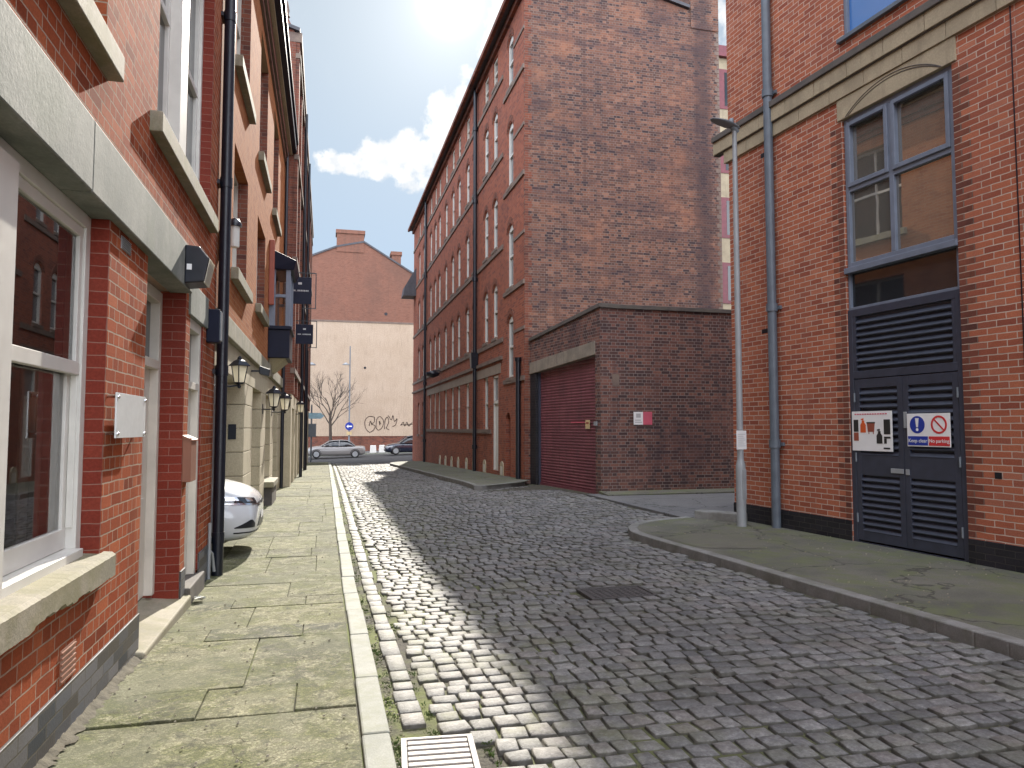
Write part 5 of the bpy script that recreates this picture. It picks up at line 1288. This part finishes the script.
for k in range(5):
    x = 4.2 + k * .72 + (0, .06, .02, -.03, .05)[k]; y = 66.85
    m = MB(); w = .58; m.hexa([(x - w / 2, y, zg(x, y) + .1), (x + w / 2, y, zg(x, y) + .1), (x + w / 2, y + .4, zg(x, y) + .1), (x - w / 2, y + .4, zg(x, y) + .1)], [(x - w / 2 + .05, y + .08, zg(x, y) + .78), (x + w / 2 - .05, y + .08, zg(x, y) + .78), (x + w / 2 - .05, y + .32, zg(x, y) + .78), (x - w / 2 + .05, y + .32, zg(x, y) + .78)])
    tag(m.build('barrier_block', M['white'], bevel=.04), 'white barrier block in the row between the two far cars', 'barrier', 'white barrier blocks')

# bare street tree
def tree(label, loc, h):
    t = thing('bare_tree', label, 'tree', loc); rr = random.Random(5); tips = []
    m = MB(); m.tube([(0, 0, -.2), (.03, .02, h * .18), (-.02, 0, h * .36), (.02, .02, h * .42)], [.17, .14, .12, .11], 9); m.build('trunk', M['bark'], t)
    m = MB()
    def grow(p, d, l, r, lev):
        pts = [p]; q = p; dd = d
        for i in range(4):
            dd = (dd + Vector((rr.uniform(-.18, .18), rr.uniform(-.18, .18), rr.uniform(-.05, .14)))).normalized(); q = q + dd * l / 4; pts.append(q)
        m.tube(pts, [r * (1 - .13 * i) for i in range(5)], 5 if lev > 1 else 7, cap=False)
        if lev < 5:
            for k in range(rr.choice((2, 3, 3)) if lev else 4):
                a = rr.uniform(0, 2 * pi); sp = rr.uniform(.35, .85); o = dd.orthogonal().normalized(); o.rotate(Matrix.Rotation(a, 3, dd))
                st = pts[rr.choice((2, 3, 4, 4))]
                grow(st, (dd + o * sp + Vector((0, 0, .12))).normalized(), l * rr.uniform(.62, .8), r * .58, lev + 1)
    for k in range(7):
        a = 2.4 * k + .4; grow(Vector((.0, .0, h * (.27 + .024 * k))), Vector((cos(a) * (.62 - .06 * k), sin(a) * (.62 - .06 * k), .8)).normalized(), h * (.21 - .008 * k), .06, 1)
    m.build('branches', M['bark'], t)
tree('leafless street tree in front of the cream gable wall', (.45, 67.4, zg(.45, 67.4) + .1), 8.9)

# weeds and litter in the gutter
m = MB()
def tuft(x, y, n, s):
    z = zg(x, y) - .01
    for _ in range(n):
        a = R.uniform(0, 2 * pi); r = R.uniform(0, s); px, py = x + r * cos(a), y + r * sin(a); b = R.uniform(0, 2 * pi); l = R.uniform(.006, .02); w = R.uniform(.003, .007)
        dx, dy = cos(b) * w, sin(b) * w; lx, ly = R.uniform(-.6, .6) * l, R.uniform(-.6, .6) * l
        m.add([(px - dx, py - dy, z), (px + dx, py + dy, z), (px + lx + dx * .6, py + ly + dy * .6, z + l * .7), (px + lx * 1.6, py + ly * 1.6, z + l * .9), (px + lx - dx * .6, py + ly - dy * .6, z + l * .7)], [(0, 1, 2, 3, 4)])
for _ in range(150):
    y = 3.3 + 16 * R.random() ** 1.8; tuft(R.choice((.385, .38, .575)) + R.uniform(-.02, .02), y, R.randint(5, 16), .035)
for _ in range(40): tuft(R.uniform(.80, .84), 3.25 + .8 * R.random(), R.randint(3, 8), .02)
for _ in range(50): tuft(-1.215, R.uniform(4.9, 5.6), R.randint(3, 8), .03)
o = m.build('weeds', M['weed'], normals=False); kind(o, 'stuff')
m = MB()
for i in range(900):
    x = R.choice((R.uniform(-1.22, .2), R.uniform(.345, .43), R.uniform(.345, .43))); y = 3.0 + 18 * R.random() ** 2; s = R.uniform(.003, .009); z = zg(x, y) + (.064 if x < .34 else -.01)
    m.hexa([(x - s, y - s, z), (x + s, y - s * .6, z), (x + s * .8, y + s, z), (x - s, y + s * .7, z)], [(x - s * .5, y - s * .5, z + s), (x + s * .6, y - s * .4, z + s * 1.1), (x + s * .4, y + s * .6, z + s), (x - s * .5, y + s * .4, z + s * .8)])
for i in range(160):
    x = R.uniform(4.6, 6.9); y = R.uniform(5, 11); s = R.uniform(.004, .010); z = zg(x, y) + .089
    m.hexa([(x - s, y - s, z), (x + s, y - s * .6, z), (x + s * .8, y + s, z), (x - s, y + s * .7, z)], [(x - s * .5, y - s * .5, z + s), (x + s * .6, y - s * .4, z + s * 1.1), (x + s * .4, y + s * .6, z + s), (x - s * .5, y + s * .4, z + s * .8)])
o = m.build('grit', M['sill'], normals=False); kind(o, 'stuff')
m = MB(); n = 120; vs = []
for i in range(n + 1):
    y = 2.6 + 3.1 * i / n; vs += [(-1.236, y, zg(-1.2, y) + .085 + R.uniform(0, .012)), (-1.222 + R.uniform(0, .02), y, zg(-1.2, y) + .072 + R.uniform(0, .006)), (-1.195 + R.uniform(-.01, .035), y, zg(-1.2, y) + .063)]
m.add(vs, [(3 * i + k, 3 * i + k + 1, 3 * i + k + 4, 3 * i + k + 3) for i in range(n) for k in range(2)], True)
o = m.build('dirt', plain('wall_foot_dirt', (.10, .088, .062), .95, var=.4, scale=14, bump=.6), normals=False); kind(o, 'stuff')
m = MB(); rr = random.Random(3)
c = Vector((-1.12, 7.55, zg(-1.1, 7.55) + .066)); vs = [(c.x + rr.uniform(-.08, .08), c.y + rr.uniform(-.1, .1), c.z + rr.uniform(0, .05)) for _ in range(12)]
m.add(vs, [(i, (i + 3) % 12, (i + 7) % 12) for i in range(12)])
tag(m.build('litter', M['litter'], normals=False), 'crumpled pale litter lying by the doorstep', 'litter')

# ================================================================== SKY, SUN, CAMERA
EL, AZ = radians(30.8), radians(9.25)
sd = Vector((sin(AZ) * cos(EL), cos(AZ) * cos(EL), sin(EL)))
W = bpy.data.worlds.new('World'); S.world = W; W.use_nodes = True
nt = W.node_tree; N = nt.nodes; LK = nt.links; N.clear()
def nn(t, **k):
    n = N.new(t)
    for a, b in k.items(): setattr(n, a, b)
    return n
def mth(op, a, b=None, clamp=False):
    n = nn('ShaderNodeMath', operation=op); n.use_clamp = clamp
    for i, v in enumerate((a, b)):
        if v is None: continue
        if hasattr(v, 'node'): LK.new(v, n.inputs[i])
        else: n.inputs[i].default_value = v
    return n.outputs[0]
def sstep(v, a, b):
    n = nn('ShaderNodeMapRange', interpolation_type='SMOOTHSTEP'); LK.new(v, n.inputs[0]); n.inputs[1].default_value = a; n.inputs[2].default_value = b; return n.outputs[0]
sky = nn('ShaderNodeTexSky', sky_type='NISHITA'); sky.sun_disc = False; sky.sun_elevation = EL; sky.sun_rotation = AZ
sky.altitude = 50; sky.air_density = 1.0; sky.dust_density = 1.2; sky.ozone_density = 1.0
tc = nn('ShaderNodeTexCoord'); dv = tc.outputs['Generated']
def dot(v):
    n = nn('ShaderNodeVectorMath', operation='DOT_PRODUCT'); LK.new(dv, n.inputs[0]); n.inputs[1].default_value = v; return n.outputs['Value']
def mixc(f, a, b):
    n = nn('ShaderNodeMix', data_type='RGBA'); 
    for s_, v in ((n.inputs['Factor'], f), (n.inputs['A'], a), (n.inputs['B'], b)):
        if hasattr(v, 'node'): LK.new(v, s_)
        else: s_.default_value = v if isinstance(v, float) else (*v, 1)
    return n.outputs['Result']
# clouds: a lumpy bank fixed in the sky (azimuth, elevation)
sep = nn('ShaderNodeSeparateXYZ'); LK.new(dv, sep.inputs[0])
azi = mth('ARCTAN2', sep.outputs[0], sep.outputs[1]); ele = mth('ARCSINE', sep.outputs[2])
cmb = nn('ShaderNodeCombineXYZ'); LK.new(azi, cmb.inputs[0]); LK.new(ele, cmb.inputs[1])
def cn(scale, det, dist=0, off=0):
    mp = nn('ShaderNodeMapping'); mp.inputs['Location'].default_value = (off, off * .37, 0); LK.new(cmb.outputs[0], mp.inputs[0])
    n = nn('ShaderNodeTexNoise'); LK.new(mp.outputs[0], n.inputs['Vector']); n.inputs['Scale'].default_value = scale; n.inputs['Detail'].default_value = det; n.inputs['Roughness'].default_value = .58; n.inputs['Distortion'].default_value = dist
    return n.outputs['Fac']
CLOUDS = [(.015, .343, .05, .017), (.07, .352, .05, .030), (.115, .352, .05, .040), (.155, .385, .035, .055), (.20, .40, .05, .07), (.235, .46, .04, .07), (.28, .47, .08, .11), (.38, .46, .12, .14), (.26, .52, .05, .07), (.7, .5, .2, .12), (-.9, .55, .25, .1), (1.5, .45, .3, .12), (2.4, .5, .35, .12), (-2.2, .6, .4, .15), (.55, .72, .2, .12)]
acc = None
for (a, e, ra, re) in CLOUDS:
    dx = mth('DIVIDE', mth('SUBTRACT', azi, a), ra); dy = mth('DIVIDE', mth('SUBTRACT', ele, e), re)
    d = mth('SUBTRACT', 1.0, mth('ADD', mth('MULTIPLY', dx, dx), mth('MULTIPLY', dy, dy)))
    acc = d if acc is None else mth('MAXIMUM', acc, d)
acc = mth('MAXIMUM', acc, -2.0)
fld = mth('ADD', acc, mth('MULTIPLY', mth('SUBTRACT', cn(34, 9), .5), 3.0))
cl = sstep(fld, .0, .75)
wis = mth('MULTIPLY', sstep(cn(7, 8, .6, 4.3), .56, .80), .10)
shade = cn(32, 6, 0, .31)
base = sky.outputs[0]
CK = 1.0
cc = mixc(sstep(shade, .35, .65), (2.05, 2.12, 2.2), (2.75, 2.72, 2.65))
dim = nn('ShaderNodeVectorMath', operation='SCALE'); LK.new(cc, dim.inputs[0]); dim.inputs['Scale'].default_value = CK
low_ = sstep(ele, .12, .62)
front = sstep(dot((sin(AZ), cos(AZ), -.1)), .1, .7)
veil = mixc(mth('ADD', mth('MULTIPLY', front, .488), .50), base, mixc(low_, (1.08, 1.46, 1.92), (1.10, 1.34, 1.58)))
c1 = mixc(wis, veil, dim.outputs[0]); c2 = mixc(cl, c1, dim.outputs[0])
# bright cloud added out of view, overhead and behind the camera, to fill shadows
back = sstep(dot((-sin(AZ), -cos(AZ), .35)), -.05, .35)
fill_cl = mth('MULTIPLY', back, sstep(cn(2.2, 8, .5, 1.7), .38, .52))
c2 = mixc(fill_cl, c2, (10.2, 10.6, 11.6))
# sun and its aureole in thin cloud
ds = dot(tuple(sd)); ang = mth('ARCCOSINE', mth('MINIMUM', ds, .9999999))
core = mth('EXPONENT', mth('MULTIPLY', mth('MULTIPLY', ang, ang), -2400.0)); halo = mth('EXPONENT', mth('MULTIPLY', ang, -13.0)); halo2 = mth('EXPONENT', mth('MULTIPLY', ang, -4.0))
glow = mth('ADD', mth('MULTIPLY', core, 9.0), mth('ADD', mth('MULTIPLY', halo, 1.15), mth('MULTIPLY', halo2, .22)))
gv = nn('ShaderNodeVectorMath', operation='SCALE'); gv.inputs[0].default_value = (1.0, .98, .94); LK.new(glow, gv.inputs['Scale'])
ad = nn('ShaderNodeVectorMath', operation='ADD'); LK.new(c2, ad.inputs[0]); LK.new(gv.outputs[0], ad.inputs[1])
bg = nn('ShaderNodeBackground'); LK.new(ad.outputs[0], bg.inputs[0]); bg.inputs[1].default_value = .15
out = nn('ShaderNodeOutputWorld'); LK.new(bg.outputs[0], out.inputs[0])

sl = bpy.data.lights.new('sun', 'SUN'); sl.energy = 3.2; sl.angle = radians(.53); sl.color = (1, .93, .82)
so = bpy.data.objects.new('sun', sl); COL.objects.link(so); so.rotation_euler = (-sd).to_track_quat('-Z', 'Y').to_euler(); so.location = (10, 60, 45)

cam = bpy.data.cameras.new('camera'); cam.sensor_width = 36; cam.lens = 735 / 1024 * 36; cam.clip_start = .05; cam.clip_end = 3000
co = bpy.data.objects.new('camera', cam); COL.objects.link(co); co.location = (0, 0, 1.6)
p_, t_ = radians(3.4259), radians(14.25)
Fv = Vector((sin(t_) * cos(p_), cos(t_) * cos(p_), sin(p_))); co.rotation_euler = Fv.to_track_quat('-Z', 'Y').to_euler()
S.camera = co
S.view_settings.view_transform = 'Standard'; S.view_settings.look = 'None'; S.view_settings.gamma = 1; S.view_settings.use_curve_mapping = False
S.view_settings.exposure = 1.5
S.cycles.max_bounces = 8; S.cycles.use_denoising = True
